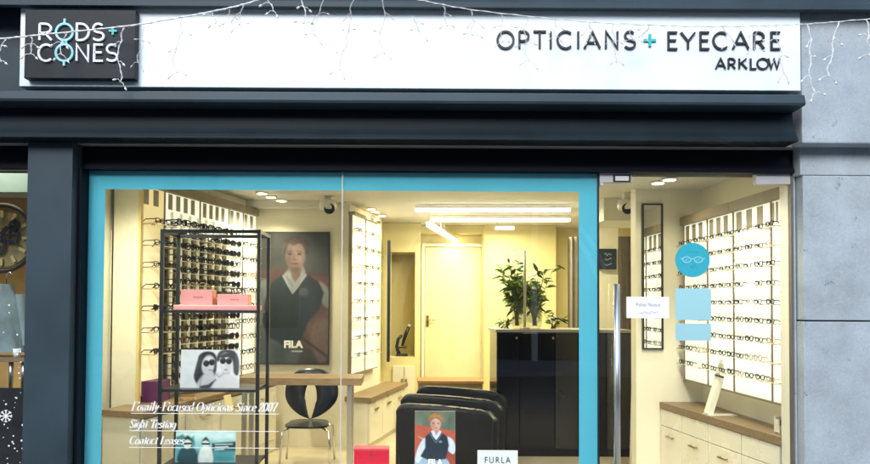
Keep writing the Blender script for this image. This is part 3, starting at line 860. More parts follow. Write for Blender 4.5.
# niche wall on the left of the back door
ny = D(8.7)
nw = MB()
xa, xb, xc, xd = X(380, 8.7), X(391, 8.7), X(415, 8.7), X(420.5, 8.7)
zb_, zt_ = Z(357, 8.7), Z(252, 8.7)
nw.box(xa, xd, ny, D(BD) - .003, 0, zb_)
nw.box(xa, xd, ny, D(BD) - .003, zt_, CZ - .003)
nw.box(xc, xd, ny, D(BD) - .003, zb_ + .0005, zt_ - .0005)
nw.box(xa, xb, ny, D(BD) - .003, zb_ + .0005, zt_ - .0005)
struct(nw.build('wall_niche', M['back_cream_lamplit']))
# skirting board in front of partition
struct(B(X(634, 5.58), 2.1, D(5.585), D(5.599), 0, .12).build('skirting_board', M['cream_gloss']))

# back door
bd = thing('back_door', 'plain cream interior door at the back of the shop', 'door', (X(450, 9.0), D(9.18), 0))
o = -bd.location
B(X(425, 9.16), X(481, 9.16), D(9.15), D(9.19), .01, Z(247, 9.16), bev=.003).build('leaf', M['white_door'], bd, o)
fr_ = MB()
fr_.box(X(421.5, 9.14), X(424.6, 9.14), D(9.12), D(9.198), 0, Z(243.5, 9.14)).box(X(481.4, 9.14), X(483.6, 9.14), D(9.12), D(9.198), 0, Z(243.5, 9.14)).box(X(424.7, 9.14), X(481.3, 9.14), D(9.12), D(9.198), Z(246.5, 9.14), Z(243.5, 9.14))
fr_.build('door_frame', M['cream_gloss'], bd, o)
hp = P(427.5, 320, 9.13)
h = B(hp.x - .018, hp.x + .018, D(9.14), D(9.149), hp.z - .09, hp.z + .06).tube([(hp.x, D(9.14), hp.z), (hp.x, D(9.09), hp.z), (hp.x + .10, D(9.09), hp.z)], .009, 6).build('handle', M['brass'], bd, o)

# ================================================================== SPECTACLES
def spec_mesh(shape, thick, m, tinted=False, arm=.115, arm_bend=.03):
    mb = MB().use(m)
    hw, hh = .0255, .0195
    for s in (-1, 1):
        pts = []
        for i in range(14):
            a = 2 * PI * i / 14
            c, sn = math.cos(a), math.sin(a)
            if shape == 'round': x, z = hw * .92 * c, hw * .88 * sn
            elif shape == 'rect': x, z = hw * 1.08 * math.copysign(abs(c) ** .5, c), hh * .85 * math.copysign(abs(sn) ** .5, sn)
            else: x, z = hw * 1.04 * math.copysign(abs(c) ** .75, c), hh * math.copysign(abs(sn) ** .7, sn) + (.004 * s * c * 1 if sn > 0 else 0)
            pts.append((s * .034 + x, 0, z + .022))
        mb.tube(pts, thick, 5, closed=True)
        if tinted:
            mb.use(M['lens_dark'])
            mb._f([mb.bm.verts.new(p) for p in pts]); mb.use(m)
        mb.tube([(s * .060, 0, .032), (s * .066, .008, .032), (s * .068, arm * .7, .031), (s * .067, arm, .031 - arm_bend)], [thick * 1.1, thick, thick * .9, thick * .9], 4)
    mb.tube([(-.011, 0, .027), (0, -.002, .030), (.011, 0, .027)], thick, 5)
    me = mb.mesh('spectacles')
    zmin = min(v.co.z for v in me.vertices)
    me.transform(Matrix.Translation((0, 0, -zmin)))
    return me

SPEC = [
    ('black', spec_mesh('rect', .0040, M['frame_black'])),
    ('black', spec_mesh('wayfarer', .0045, M['frame_black'])),
    ('tortoiseshell', spec_mesh('round', .0038, M['frame_brown'])),
    ('gold', spec_mesh('round', .0024, M['frame_gold'])),
    ('navy', spec_mesh('rect', .0036, M['frame_navy'])),
    ('burgundy', spec_mesh('wayfarer', .0038, M['frame_red'])),
    ('tinted', spec_mesh('wayfarer', .0042, M['frame_black'], True)),
    ('tinted', spec_mesh('round', .0034, M['frame_brown'], True)),
]
ORD = ['first', 'second', 'third', 'fourth', 'fifth', 'sixth', 'seventh', 'eighth', 'ninth', 'tenth', 'eleventh', 'twelfth', 'thirteenth', 'fourteenth']


FOLD = [(c_, spec_mesh(sh, th, M[m_], tt, .045, .012)) for c_, sh, th, m_, tt in (('black', 'rect', .0042, 'frame_black', 0), ('black', 'wayfarer', .0046, 'frame_black', 0), ('tortoiseshell', 'round', .0040, 'frame_brown', 0), ('gold', 'round', .0026, 'frame_gold', 0), ('navy', 'rect', .0038, 'frame_navy', 0), ('burgundy', 'wayfarer', .004, 'frame_red', 0), ('tinted', 'wayfarer', .0042, 'frame_black', 1), ('tinted', 'round', .0036, 'frame_brown', 1))]


def spectacles(loc, rz, label_tail, group, choices, fold=False, big=1.0):
    k = random.choice(choices)
    o = bpy.data.objects.new('spectacles', (FOLD if fold else SPEC)[k][1]); COL.objects.link(o)
    o.location = loc; o.rotation_euler = (0, 0, rz + random.uniform(-.08, .08))
    s = random.uniform(.94, 1.06) * big; o.scale = (s, s, s)
    tag(o, f'{SPEC[k][0]} spectacles {label_tail}', 'spectacles', group)
    return o


def bay(label, short, org, ang, u0, w, z0, z1, rows, cols, panel_mat, group, choices, reach=.052, rects=3, rods=False, header=.07, skip=0.0, fold=True, big=.95):
    """one backlit display bay; local x along the wall, local -y into the room"""
    ca, sa = math.cos(ang), math.sin(ang)
    def W(x, y, z): return Vector((org[0] + ca * x - sa * y, org[1] + sa * x + ca * y, z))
    r = thing('display_bay', label, 'display unit', W(u0, 0, z0), ang, group)
    H = z1 - z0
    B(.010, w - .004, 0, .03, .012, H - header - .001).build('backlit_panel', panel_mat, r)
    B(0, w - .001, -.035, .04, H - header, H, bev=.002).build('header', M['brown_trim'], r)
    B(0, w - .001, -.012, .04, 0, .011).build('base_rail', M['brown_trim'], r)
    B(0, .0085, -.008, .03, .0125, H - header - .001).build('divider', M['brown_trim'], r)
    if rects:
        for i in range(rects):
            a = w * (.10 + .84 * i / rects); ww = w * .84 / rects * .52
            B(a, a + ww, -.004, -.002, H - header - .135, H - header - .01).build('grey_rect', M['dull_rect'], r)  # dull grey rectangles near the top of the panel
    if rods:
        B(.012, w - .006, -.0015, -.0003, H - header - .31, H - header - .003).build('lit_strip', M['panel_lit'], r)
        mb = MB()
        for i in range(cols):
            a = w * (i + .5) / cols
            mb.tube([(a, -.028, .05), (a, -.028, H - header - .16)], .0125, 10)
        mb.build('rods', M['rod'], r)
        mb = MB()
        for i in range(cols + 1):
            a = min(max(w * i / cols, .03), w - .03)
            mb.box(a - .016, a + .016, -.012, -.002, .05, H - header - .36)
        mb.build('peg_strips', M['peg_dark'], r)
    for j, z in enumerate(rows):
        zr = z - z0
        mb = MB().use(M['acrylic']).box(.016, w - .012, -reach - .012, -reach + .012, zr - .004, zr)
        mb.use(M['brass']).tube([(.0118, -.001, zr - .002), (.0118, -reach - .02, zr - .002)], .0035, 5)
        mb.tube([(w - .0078, -.001, zr - .002), (w - .0078, -reach - .02, zr - .002)], .0035, 5)
        mb.build('rail', None, r)
        for i in range(cols):
            if random.random() < skip: continue
            x = u0 + w * (i + .5) / cols + random.uniform(-.006, .006)
            pos = ('alone' if cols == 1 else ('left' if i == 0 else 'right') if cols == 2 else ORD[i] + ' from left')
            spectacles(W(x, -reach + random.uniform(-.005, .005), z + .0003), ang,
                       f'{pos} on {ORD[j]} row of {short}', 'spectacles on the wall displays', choices if not (rods and j > 5) else [6, 7, 2, 6], fold, big)
    return r

# --- right wall (seen through the door)
angR = -PI / 2
orgR = (2.32, D(5.57))
zr0, zr1 = Z(380, 5.57, 684), Z(217.5, 5.57, 684)
rowsR = [zr1 - .235 - .119 * i for i in range(9)]
bw = [.425, .40, .485, .155]
nm = [('backlit bay of spectacles against the mirror partition, behind the blue stickers', 'lit bay beside the partition', 3),
      ('backlit bay of spectacles behind the leaning cream holder', 'lit bay above the leaning holder', 3),
      ('wide backlit bay of spectacles, second from the door jamb', 'lit bay second from door jamb', 4),
      ('narrow backlit bay of spectacles right beside the door jamb', 'narrow lit bay beside door jamb', 1)]
u = 0
for wdt, (lb, sh, nc) in zip(bw, nm):
    bay(lb, sh, orgR, angR, u, wdt, zr0, zr1, rowsR, nc, M['panel_lit'], 'backlit spectacle bays on the right wall', [0, 1, 2, 4, 3, 0, 0, 1], big=.74, skip=.06)
    u += wdt

# --- left wall (angled)
dn, dfar = 5.16, 6.97
pn, pf = (X(139, dn), D(dn)), (X(255, dfar), D(dfar))
angL = math.atan2(pf[1] - pn[1], pf[0] - pn[0]); LL = math.hypot(pf[1] - pn[1], pf[0] - pn[0])
zl0, zl1 = Z(397, dn, 140), Z(176, dn, 140)
bwL = [.30, .52, .50, (LL - 1.32) / 2, (LL - 1.32) / 2]
rows_d = [zl1 - .34 - .095 * i for i in range(14)]
rows_a = [zl1 - .36 - .165 * i for i in range(7)]
rows_w = [zl1 - .40 - .150 * i for i in range(9)]
u = 0
nmL = [('warm yellow bay of spectacles nearest the window on the left wall', 'yellow bay nearest the window', 2, rows_a, M['panel_warm'], [0, 1, 4, 6], False),
       ('crowded bay of spectacles behind the left half of the black stand', 'crowded bay behind stand left', 4, rows_d, M['panel_olive'], [0, 1, 6, 7, 6, 1], True),
       ('crowded bay of spectacles behind the right half of the black stand', 'crowded bay behind stand right', 4, rows_d, M['panel_olive'], [0, 1, 6, 7, 6, 2], True),
       ('pale backlit bay of spectacles next to the crowded bays', 'pale bay next to crowded bays', 2, rows_w, M['panel_lit'], [0, 2, 3, 4], False),
       ('pale backlit bay of spectacles in the corner by the tall poster', 'pale bay beside the tall poster', 2, rows_w, M['panel_lit'], [0, 2, 3, 4], False)]
for wdt, (lb, sh, nc, rw, pmx, ch, rods) in zip(bwL, nmL):
    bay(lb, sh, pn, angL, u, wdt, zl0, zl1, rw, nc, pmx, 'spectacle bays on the left wall', ch, rects=4 if wdt > .4 else 2, rods=rods, reach=.12 if nc == 4 or pmx is M['panel_warm'] else .055, fold=not (nc == 4 or pmx is M['panel_warm']), big=1.24 if nc == 4 else 1.0)
    u += wdt
# structural wall behind the left bays
Ml = Matrix.Translation((pn[0], pn[1], 0)) @ Matrix.Rotation(angL, 4, 'Z')
struct(MB().box(-.02, LL + .02, .045, .14, 0, CZ - .004, M_=Ml).build('wall_display_left', M['cream']))
# cream end panel
ep = thing('end_panel', 'tall cream end panel beside the turquoise border, closing the left display', 'panel', (X(120, 5.1), D(5.12), Z(419, 5.1)))
eo = -ep.location
B(X(113, 5.1), X(137.5, 5.1), D(5.09), D(5.13), Z(419, 5.1, 120), CZ - .004, bev=.003).build('board', M['cream_gloss'], ep, eo)
B(X(138, 5.1), X(140.5, 5.1), D(5.08), D(5.13), Z(419, 5.1, 120), CZ - .004).build('lit_edge', M['cream_lit_edge'], ep, eo)  # yellow brightness of the lit edge is put into its colour
B(LX + .004, X(112.7, 5.1), D(5.105), D(5.14), .5, Z(232, 5.1)).build('groove_board', M['cream_gloss'], ep, eo)
B(X(111.2, 5.1), X(112.7, 5.1), D(5.098), D(5.104), .5, Z(232, 5.1)).build('dark_edge', M['black_metal'], ep, eo)

# left worktop + drawers (same angle)
zw = .70
wl = thing('drawer_unit', 'cream drawer unit with oak top under the left spectacle wall', 'drawer unit', (pn[0], pn[1], 0), angL)
B(-.35, LL - .02, -.30, .04, zw - .045, zw, bev=.003).build('worktop', M['oak'], wl)
B(-.33, LL - .03, -.26, .04, .002, zw - .0455).build('carcass', M['cream'], wl)
for i in range(4):
    a = -.32 + i * .53
    dr = B(a, a + .52, -.282, -.261, .12, zw - .06, bev=.003).build('drawer', M['cream_gloss'], wl)
    MB().tube([(a + .20, -.283, .55), (a + .20, -.305, .55), (a + .32, -.305, .55), (a + .32, -.283, .55)], .006, 6).build('handle', M['brass'], dr)

# right worktop + drawers
zwr = Z(402, 5.57, 660)
wr = thing('drawer_unit', 'cream drawer unit with oak top under the right spectacle wall', 'drawer unit', (2.3, D(5.0), 0))
wo = -wr.location
xfar, xnear = X(660, 5.57), X(776, 4.12)
mb = MB().prism([(xfar, D(5.585)), (xnear, .105), (RX - .002, .105), (RX - .002, D(5.585))], 'z', zwr - .05, zwr)
mb.build('worktop', M['oak'], wr, wo)
dvx = xnear - xfar; dvy = .105 - D(5.585)
Ld = math.hypot(dvx, dvy); angw = math.atan2(dvy, dvx)
Mr = Matrix.Translation((xfar, D(5.585), 0)) @ Matrix.Rotation(angw, 4, 'Z')
Mr = Matrix.Translation(wo) @ Mr
MB().box(.002, Ld - .01, .03, .20, .002, zwr - .052, M_=Mr).build('carcass', M['cream'], wr)
bays_ = [(.005, .33), (.335, .70), (.705, 1.10), (1.105, Ld - .012)]
for a, b in bays_:
    MB().box(a, b - .004, .008, .029, zwr - .185, zwr - .056, bev=.002, M_=Mr).build('drawer', M['cream_gloss'], wr)
    dr = MB().box(a, b - .004, .008, .029, .05, zwr - .190, bev=.002, M_=Mr).build('drawer', M['cream_gloss'], wr)
    c_ = (a + b) / 2
    MB().box(c_ - .05, c_ + .05, -.016, -.008, zwr - .262, zwr - .252, M_=Mr).box(c_ - .045, c_ - .037, -.009, .0075, zwr - .262, zwr - .252, M_=Mr).box(c_ + .037, c_ + .045, -.009, .0075, zwr - .262, zwr - .252, M_=Mr).build('handle', M['brass'], dr)

# leaning cream holder on the right worktop
bp_, tp_ = P(708, 409, 4.93), P(725.5, 358, 4.93)
lh = thing('display_holder', 'leaning cream display holder with black clip on the right oak worktop', 'display holder', (bp_.x, bp_.y, zwr))
vec = tp_ - Vector((bp_.x, bp_.y, zwr)); L_ = vec.length; aa = math.atan2(vec.x, vec.z)
Mh = Matrix.Rotation(aa, 4, 'Y')
MB().box(-.022, .022, -.03, .03, .004, L_, bev=.003, M_=Mh).build('board', M['cream_gloss'], lh)
MB().box(-.024, .024, -.032, .032, L_ * .66, L_ * .69, M_=Mh).build('clip', M['black_metal'], lh)
B(-.02, .19, -.05, .05, .0005, .004).build('base', M['white_plastic'], lh)
# leaflet box by the jamb
lf = thing('leaflet_box', 'small cream leaflet box on the worktop by the door jamb', 'box', (X(783, 4.22), D(4.22), zwr))
mb = MB().use(M['cream_gloss'])
ww = .045
mb.box(-ww, ww, -.03, -.022, .0005, .05).box(-ww, ww, .022, .03, .0005, .10).box(-ww, -ww + .008, -.0215, .0215, .0005, .085).box(ww - .008, ww, -.0215, .0215, .0005, .085).box(-ww, ww, -.0215, .0215, .0006, .006)
mb.build('tray', None, lf)
B(-ww + .01, ww - .01, -.015, .015, .0065, .085).build('leaflets', M['tan'], lf)

# ================================================================== PARTITION MIRROR
mz0, mz1 = Z(349.5, 5.58, 652), Z(203.5, 5.58, 652)
mx0, mx1 = X(642.5, 5.58), X(663.3, 5.58)
mr = thing('wall_mirror', 'tall narrow black framed mirror on the cream partition behind the door', 'mirror', ((mx0 + mx1) / 2, D(5.59), mz0))
mo = -mr.location
t = .013
B(mx0 + t, mx1 - t, D(5.583), D(5.594), mz0 + t, mz1 - t).build('mirror_glass', M['mirror'], mr, mo)
fr_ = MB()
fr_.box(mx0, mx0 + t, D(5.575), D(5.598), mz0, mz1).box(mx1 - t, mx1, D(5.575), D(5.598), mz0, mz1).box(mx0 + t + .0005, mx1 - t - .0005, D(5.575), D(5.598), mz0, mz0 + t).box(mx0 + t + .0005, mx1 - t - .0005, D(5.575), D(5.598), mz1 - t, mz1)
fr_.build('frame', M['black_metal'], mr, mo)

# ================================================================== MIDDLE DISPLAY (beyond the poster wall)
pm0, pm1 = (X(351, 7.0), D(7.0) - .01), (X(377, 7.85), D(7.85))
angM = math.atan2(pm1[1] - pm0[1], pm1[0] - pm0[0]); LM = math.hypot(pm1[1] - pm0[1], pm1[0] - pm0[0])
zm0, zm1 = Z(375, 7.0, 352), Z(211.5, 7.0, 352)
rowsM = [zm1 - .20 - .185 * i for i in range(8)]
bay('pale backlit bay of spectacles beside the poster wall above the low cabinet', 'near bay right of poster wall', pm0, angM, 0, LM / 2, zm0, zm1, rowsM, 2, M['panel_mid'], 'narrow spectacle bays beyond the poster wall', [0, 2, 3], rects=0, header=.03)
bay('pale backlit bay of spectacles beyond the first, nearest the microscope niche', 'far bay near microscope niche', pm0, angM, LM / 2, LM / 2, zm0, zm1, rowsM, 2, M['panel_mid'], 'narrow spectacle bays beyond the poster wall', [0, 2, 3], rects=0, header=.03)
Mm = Matrix.Translation((pm0[0], pm0[1], 0)) @ Matrix.Rotation(angM, 4, 'Z')
struct(MB().box(.012, LM + .30, .045, .12, 0, CZ - .005, M_=Mm).build('wall_display_inner', M['cream']))
# low oak topped cabinet beneath it
lc = thing('low_cabinet', 'low cream cabinet with oak top under the narrow spectacle bays', 'cabinet', (pm0[0], pm0[1], 0), angM)
zlc = Z(396, 7.0, 360)
B(-.06, LM + .5, -.24, .04, zlc - .05, zlc, bev=.003).build('top', M['oak'], lc)
B(-.03, LM + .48, -.20, .04, .002, zlc - .051).build('carcass', M['cream'], lc)
for i in range(3):
    dr = B(-.025 + i * .45, .415 + i * .45, -.22, -.2005, .05, zlc - .06, bev=.002).build('drawer', M['cream_gloss'], lc)
    MB().box(.13 + i * .45, .25 + i * .45, -.235, -.2205, zlc - .15, zlc - .135).build('handle', M['brass'], dr)

# edge-on black framed mirror
em = thing('wall_mirror', 'black framed mirror seen edge on at the corner beside the niche', 'mirror', (X(388.5, 8.25), D(8.3), Z(362, 8.2)))
mo = -em.location
ez0, ez1 = Z(362, 8.2, 388), Z(240, 8.2, 388)
B(X(387, 8.2), X(390, 8.2), D(8.2), D(8.6), ez0, ez1, bev=.003).build('frame', M['black_metal'], em, mo)
B(X(390, 8.2) + .0005, X(390, 8.2) + .003, D(8.22), D(8.58), ez0 + .02, ez1 - .02).build('mirror_glass', M['mirror'], em, mo)

# microscope in the niche
mp = P(402, 355.5, 8.85)
ms = thing('microscope', 'small dark microscope standing in the cream wall niche', 'microscope', (mp.x, mp.y, zb_ + .0005))
B(-.075, .075, -.06, .06, 0, .03, bev=.008).build('base', M['black_metal'], ms)
MB().tube([(-.04, 0, .03), (-.07, 0, .12), (-.05, 0, .22), (.0, 0, .27)], [.028, .022, .022, .018], 10).build('arm', M['black_metal'], ms)
B(-.05, .06, -.05, .05, .105, .12).build('stage', M['black_metal'], ms)
mt = MB().tube([(0, 0, .13), (.02, 0, .20), (.05, 0, .29), (.085, 0, .38)], [.014, .022, .024, .018], 10)
mt.build('body_tube', M['black_metal'], ms)
MB().tube([(.085, 0, .38), (.10, 0, .41)], [.022, .022], 10).build('eyepiece', M['white_plastic'], ms)
# cupboard with brass handles under the niche
cb = thing('cupboard', 'cream wall cupboard with two brass handles below the microscope niche', 'cupboard', (X(404, 8.65), ny, Z(400, 8.65)))
co_ = -cb.location
for (a, b, hxp) in ((393, 404.2, 402.6), (404.8, 415, 406.6)):
    dr = B(X(a, 8.67), X(b, 8.67), ny - .022, ny - .001, Z(440, 8.67), Z(366, 8.67), bev=.003).build('door', M['cream_gloss'], cb, co_)
    hxw = X(hxp, 8.65)
    B(hxw - .009, hxw + .009, ny - .045, ny - .0225, Z(386, 8.65), Z(379, 8.65)).build('handle', M['brass'], dr)

# dark console in front of the back door
cn = thing('console', 'low dark wooden console in front of the cream back door', 'console', (X(450, 8.0), D(8.0), 0))
co_ = -cn.location
czt = Z(381, 7.8, 450)
B(X(418, 7.8), X(484, 7.8), D(7.8), D(8.2), czt - .03, czt, bev=.003).build('top', M['tan'], cn, co_)
B(X(419, 7.8), X(483, 7.8), D(7.82), D(8.18), 0, czt - .031).build('body', M['brown_trim'], cn, co_)

# ================================================================== CEILING LIGHTS
def tube_light(label, px0, py0, px1, py1, za_, w=.05, power=18):
    def pt(px, py):
        v = P(px, py, 1.0) - CAM
        k = (za_ - CAM.z) / v.z
        return CAM + v * k
    a, b = pt(px0, py0), pt(px1, py1)
    c = (a + b) / 2; ang = math.atan2(b.y - a.y, b.x - a.x); L = (b - a).length
    r = thing('strip_light', label, 'ceiling light', (c.x, c.y, za_), ang, 'linear strip lights')
    B(-L / 2, L / 2, -w / 2, w / 2, 0, .03, bev=.006).build('diffuser', M['tube_lit'], r)
    B(-L / 2, L / 2, -w / 2 - .005, w / 2 + .005, .031, .05).build('housing', M['white_plastic'], r)
    if za_ + .06 < CZ:
        MB().tube([(-L * .4, 0, .05), (-L * .4, 0, CZ - za_)], .004, 5).tube([(L * .4, 0, .05), (L * .4, 0, CZ - za_)], .004, 5).build('hanger', M['white_plastic'], r)
    ld = bpy.data.lights.new('strip_lamp', 'AREA'); ld.shape = 'RECTANGLE'; ld.size = L; ld.size_y = w
    ld.energy = power; ld.color = (1.0, .90, .58)
    lo = bpy.data.objects.new('strip_lamp', ld); COL.objects.link(lo); lo.parent = r; lo.location = (0, 0, -.004)
    return r
tube_light('long white strip light, front one of the parallel pair over the plant', 415, 211.5, 570, 211.5, 2.43, power=25)
tube_light('long white strip light, rear one of the parallel pair over the plant', 431, 221.5, 570, 221.5, 2.43, power=17)
tube_light('short slanting strip light, nearer of two in line before the back door', 428.5, 226.5, 442, 234.5, 2.30, power=4)
tube_light('short slanting strip light, farther of two in line before the back door', 443, 235, 456, 242, 2.30, power=2.5)
tube_light('short level strip light high on the wall above the plant', 495.5, 229.5, 514, 229.5, 2.40, power=3)

def downlight(label, px, py, power=7, za_=CZ):
    v = P(px, py, 1.0) - CAM; p = CAM + v * ((za_ - .006 - CAM.z) / v.z)
    r = thing('downlight', label, 'downlight', (p.x, p.y, za_ - .001), 0, 'recessed ceiling downlights')
    MB().lathe([(.048, -.010), (.060, -.008), (.060, 0)], (0, 0, 0), 20).build('trim_ring', M['white_plastic'], r)
    MB().lathe([(.044, -.0125), (.044, -.0105)], (0, 0, 0), 20).build('lamp_face', M['down_lit'], r)
    ld = bpy.data.lights.new('downlight_lamp', 'SPOT'); ld.energy = power; ld.color = (1, .89, .60); ld.spot_size = R(130); ld.spot_blend = .8; ld.shadow_soft_size = .04
    lo = bpy.data.objects.new('downlight_lamp', ld); COL.objects.link(lo); lo.parent = r; lo.location = (0, 0, -.02)
    return r
downlight('recessed downlight above the left wall, first of three in a row', 262, 193.3, 34)
downlight('recessed downlight above the left wall, middle of three in a row', 271, 197, 34)
downlight('recessed downlight above the poster, last of three in a row', 281.5, 200.7, 10, 2.43)
downlight('recessed downlight beside the narrow bays, first of three in a row', 371, 209, 10)
downlight('recessed downlight beside the narrow bays, middle of three in a row', 375.5, 211.8, 10)
downlight('recessed downlight beside the narrow bays, last of three in a row', 382, 215.8, 10)
downlight('recessed downlight behind the door, left of the pair', 658, 183, 5, 2.41)
downlight('recessed downlight behind the door, right of the pair', 669.5, 179.5, 5, 2.41)

for lb, xx, yy, pw in (('added unseen downlight close behind the window glass above the black stand', -1.72, .42, 80), ('added unseen downlight close behind the window glass above the red box', -.35, .45, 55), ('added unseen downlight close behind the glass door', 1.70, .45, 55)):  # unseen downlights added to brighten the front of the shop
    zz_ = 2.411 if xx > 1 else CZ
    r = thing('downlight', lb, 'downlight', (xx, yy, zz_ - .001), 0, 'recessed ceiling downlights')
    MB().lathe([(.048, -.010), (.060, -.008), (.060, 0)], (0, 0, 0), 20).build('trim_ring', M['white_plastic'], r)
    MB().lathe([(.044, -.0125), (.044, -.0105)], (0, 0, 0), 20).build('lamp_face', M['down_lit'], r)
    ld = bpy.data.lights.new('downlight_lamp', 'SPOT'); ld.energy = pw; ld.color = (1, .91, .66); ld.spot_size = R(140); ld.spot_blend = .8; ld.shadow_soft_size = .05
    lo = bpy.data.objects.new('downlight_lamp', ld); COL.objects.link(lo); lo.parent = r; lo.location = (0, 0, -.02)

# dome cameras
def cctv(label, px, py, d, s):
    p = P(px, py, d)
    r = thing('security_camera', label, 'security camera', (p.x, p.y, p.z))
    k = .085
    MB().lathe([(k * .9, .09), (k, .05), (k, .02), (k * .92, 0), (.02, -.012)], (0, 0, 0), 20).build('housing', M['white_plastic'], r)
    mb = MB()
    mb.grid(lambda a, b: (s * .022 + .052 * math.cos(b * PI - PI / 2) * math.sin(a * 2 * PI), -.052 - .03 * math.sin((b) * PI / 1), -.004 + .052 * math.cos(b * PI - PI / 2) * math.cos(a * 2 * PI)), 14, 8)
    mb.build('lens_dome', M['lens_dark'], r)
    B(-.03, .03, -.02, .06, .0905, CZ - p.z - .001).build('mount', M['white_plastic'], r)
    return r
cctv('white ceiling security camera above the tall poster', 328, 209.5, 6.6, 1)
cctv('white ceiling security camera seen through the door above the dark screen', 627, 209.5, 6.3, -1)
# ceiling vent
vt = P(280, 205.5, 6.95)

# ================================================================== POSTER (tall)
px0, px1 = X(260.5, 6.97), X(328.5, 6.97)
pz0, pz1 = Z(363.5, 6.97, 295), Z(232.5, 6.97, 295)
po = thing('poster', 'tall dark framed poster of a man in a navy vest with white brand lettering', 'poster', (px0, D(6.97), pz0))
W_, H_ = px1 - px0, pz1 - pz0
B(-.008, W_ + .008, .003, .025, -.008, H_ + .008).build('frame', M['black_metal'], po)
a = Art(100, 190, lin(76, 74, 72)); a.noise(.35, 6)
a.poly([(0, .0), (.18, .0), (.16, .3), (0, .3)], lin(60, 58, 58), .08)
a.poly([(0, .29), (.3, .28), (1, .33), (1, .47), (0, .50)], lin(108, 48, 46), .05)
a.poly([(.55, .33), (1, .34), (1, .42), (.6, .40)], lin(124, 62, 54), .06)
a.poly([(0, .50), (1, .47), (1, 1), (0, 1)], lin(80, 72, 70), .08)
a.poly([(.60, .62), (.80, .50), (1.02, .58), (1.02, .97), (.60, .86)], lin(120, 72, 60), .05)
a.poly([(.66, .70), (1.02, .58), (1.02, .80), (.74, .86)], lin(150, 100, 84), .07, op=.7)
a.poly([(.74, .76), (.90, .66), (1.02, .70), (1.02, .94), (.84, .98)], lin(158, 122, 106), .05, op=.7, smooth=True)
a.line([(.60, .80), (1, .95)], .03, lin(54, 40, 42), .04)
a.poly([(.0, .72), (.30, .78), (.60, .80), (.50, 1.02), (0, 1.02)], lin(92, 108, 114), .06, smooth=True)
a.poly([(.20, .86), (.40, .82), (.36, 1.02), (.22, 1.02)], lin(70, 84, 92), .10, op=.7)
a.poly([(-.03, .40), (.12, .37), (.16, .52), (.12, .66), (-.03, .70)], lin(128, 134, 146), .05, smooth=True)
a.line([(.02, .44), (.08, .64)], .03, lin(92, 98, 112), .06, .7)
a.poly([(.84, .38), (.98, .42), (1.03, .50), (1.03, .57), (.92, .55)], lin(148, 152, 164), .04, smooth=True)
a.poly([(.31, .325), (.15, .39), (.07, .52), (.03, .68), (.10, .79), (.34, .86), (.60, .82), (.70, .68), (.86, .58), (.93, .46), (.85, .38), (.66, .315), (.55, .42), (.45, .43)], lin(34, 50, 62), .03)
a.poly([(.55, .46), (.80, .40), (.86, .54), (.66, .70), (.58, .80), (.54, .60)], lin(46, 64, 76), .10, op=.7)
a.poly([(.12, .50), (.28, .44), (.30, .70), (.14, .74)], lin(26, 38, 50), .12, op=.8)
for q0, q1 in (((.20, .60), (.34, .82)), ((.30, .56), (.44, .80)), ((.66, .52), (.58, .72)), ((.12, .66), (.30, .78))): a.line([q0, q1], .012, lin(22, 32, 42), .05, .7)
a.poly([(.33, .33), (.42, .27), (.62, .26), (.67, .33), (.56, .40), (.48, .46), (.40, .41)], lin(158, 160, 172), .03)
a.poly([(.44, .26), (.60, .25), (.58, .33), (.50, .38), (.45, .33)], lin(140, 98, 86), .03)
a.line([(.33, .335), (.47, .465), (.54, .42), (.66, .325)], .016, lin(186, 188, 192), .02)
a.line([(.38, .34), (.47, .41)], .012, lin(110, 114, 128), .02, .8)
a.ell(.50, .175, .135, .115, lin(150, 112, 100), .04)
a.ell(.505, .220, .108, .080, lin(146, 106, 96), .04)
a.ell(.56, .17, .07, .07, lin(176, 132, 116), .10, op=.8)
a.ell(.40, .20, .05, .07, lin(112, 76, 68), .08, op=.7)
a.ell(.50, .285, .09, .02, lin(108, 72, 64), .05, op=.7)
a.poly([(.345, .175), (.33, .12), (.36, .065), (.46, .035), (.60, .04), (.69, .075), (.70, .13), (.665, .175), (.64, .125), (.58, .085), (.47, .10), (.40, .085), (.37, .13)], lin(76, 48, 38), .03, smooth=True)
for q0, q1 in (((.36, .10), (.50, .05)), ((.45, .09), (.62, .05)), ((.60, .08), (.70, .13)), ((.31, .16), (.36, .08))): a.line([q0, q1], .02, lin(118, 78, 58), .03, .6)
a.line([(.385, .150), (.455, .147)], .016, lin(78, 50, 42), .02, .8); a.line([(.53, .146), (.60, .150)], .016, lin(78, 50, 42), .02, .8)
a.ell(.425, .167, .030, .008, lin(62, 40, 38), .02).ell(.565, .167, .030, .008, lin(62, 40, 38), .02)
a.line([(.495, .17), (.485, .205)], .018, lin(112, 74, 66), .03, .7); a.ell(.50, .212, .03, .007, lin(110, 70, 62), .02, op=.8)
a.ell(.50, .240, .045, .0075, lin(112, 62, 60), .02); a.ell(.50, .252, .03, .005, lin(116, 78, 70), .02, op=.7)
a.ell(.63, .455, .07, .032, lin(72, 92, 104), .02)
a.line([(.62, .49), (.61, .80)], .012, lin(22, 32, 42), .02)
a.noise(.10, 40)
g_ = a.im.mean(axis=2, keepdims=True)
a.im = (a.im * .62 + g_ * .38) * .50 + np.array([.020, .023, .026])  # reflective veil over the poster mixed into the print: greyed and dimmed
a.build('print', W_, H_, po, (0, 0, 0), M['art_gloss'])
text('brand_lettering', 'FILA', M['vinyl_white'], po, (X(284.5, 6.97) - px0, -.003, Z(348, 6.97, 295) - pz0), width=19 * 6.97 / F, height=7.5 * 6.97 / F, bold=.05, ext=.0006)
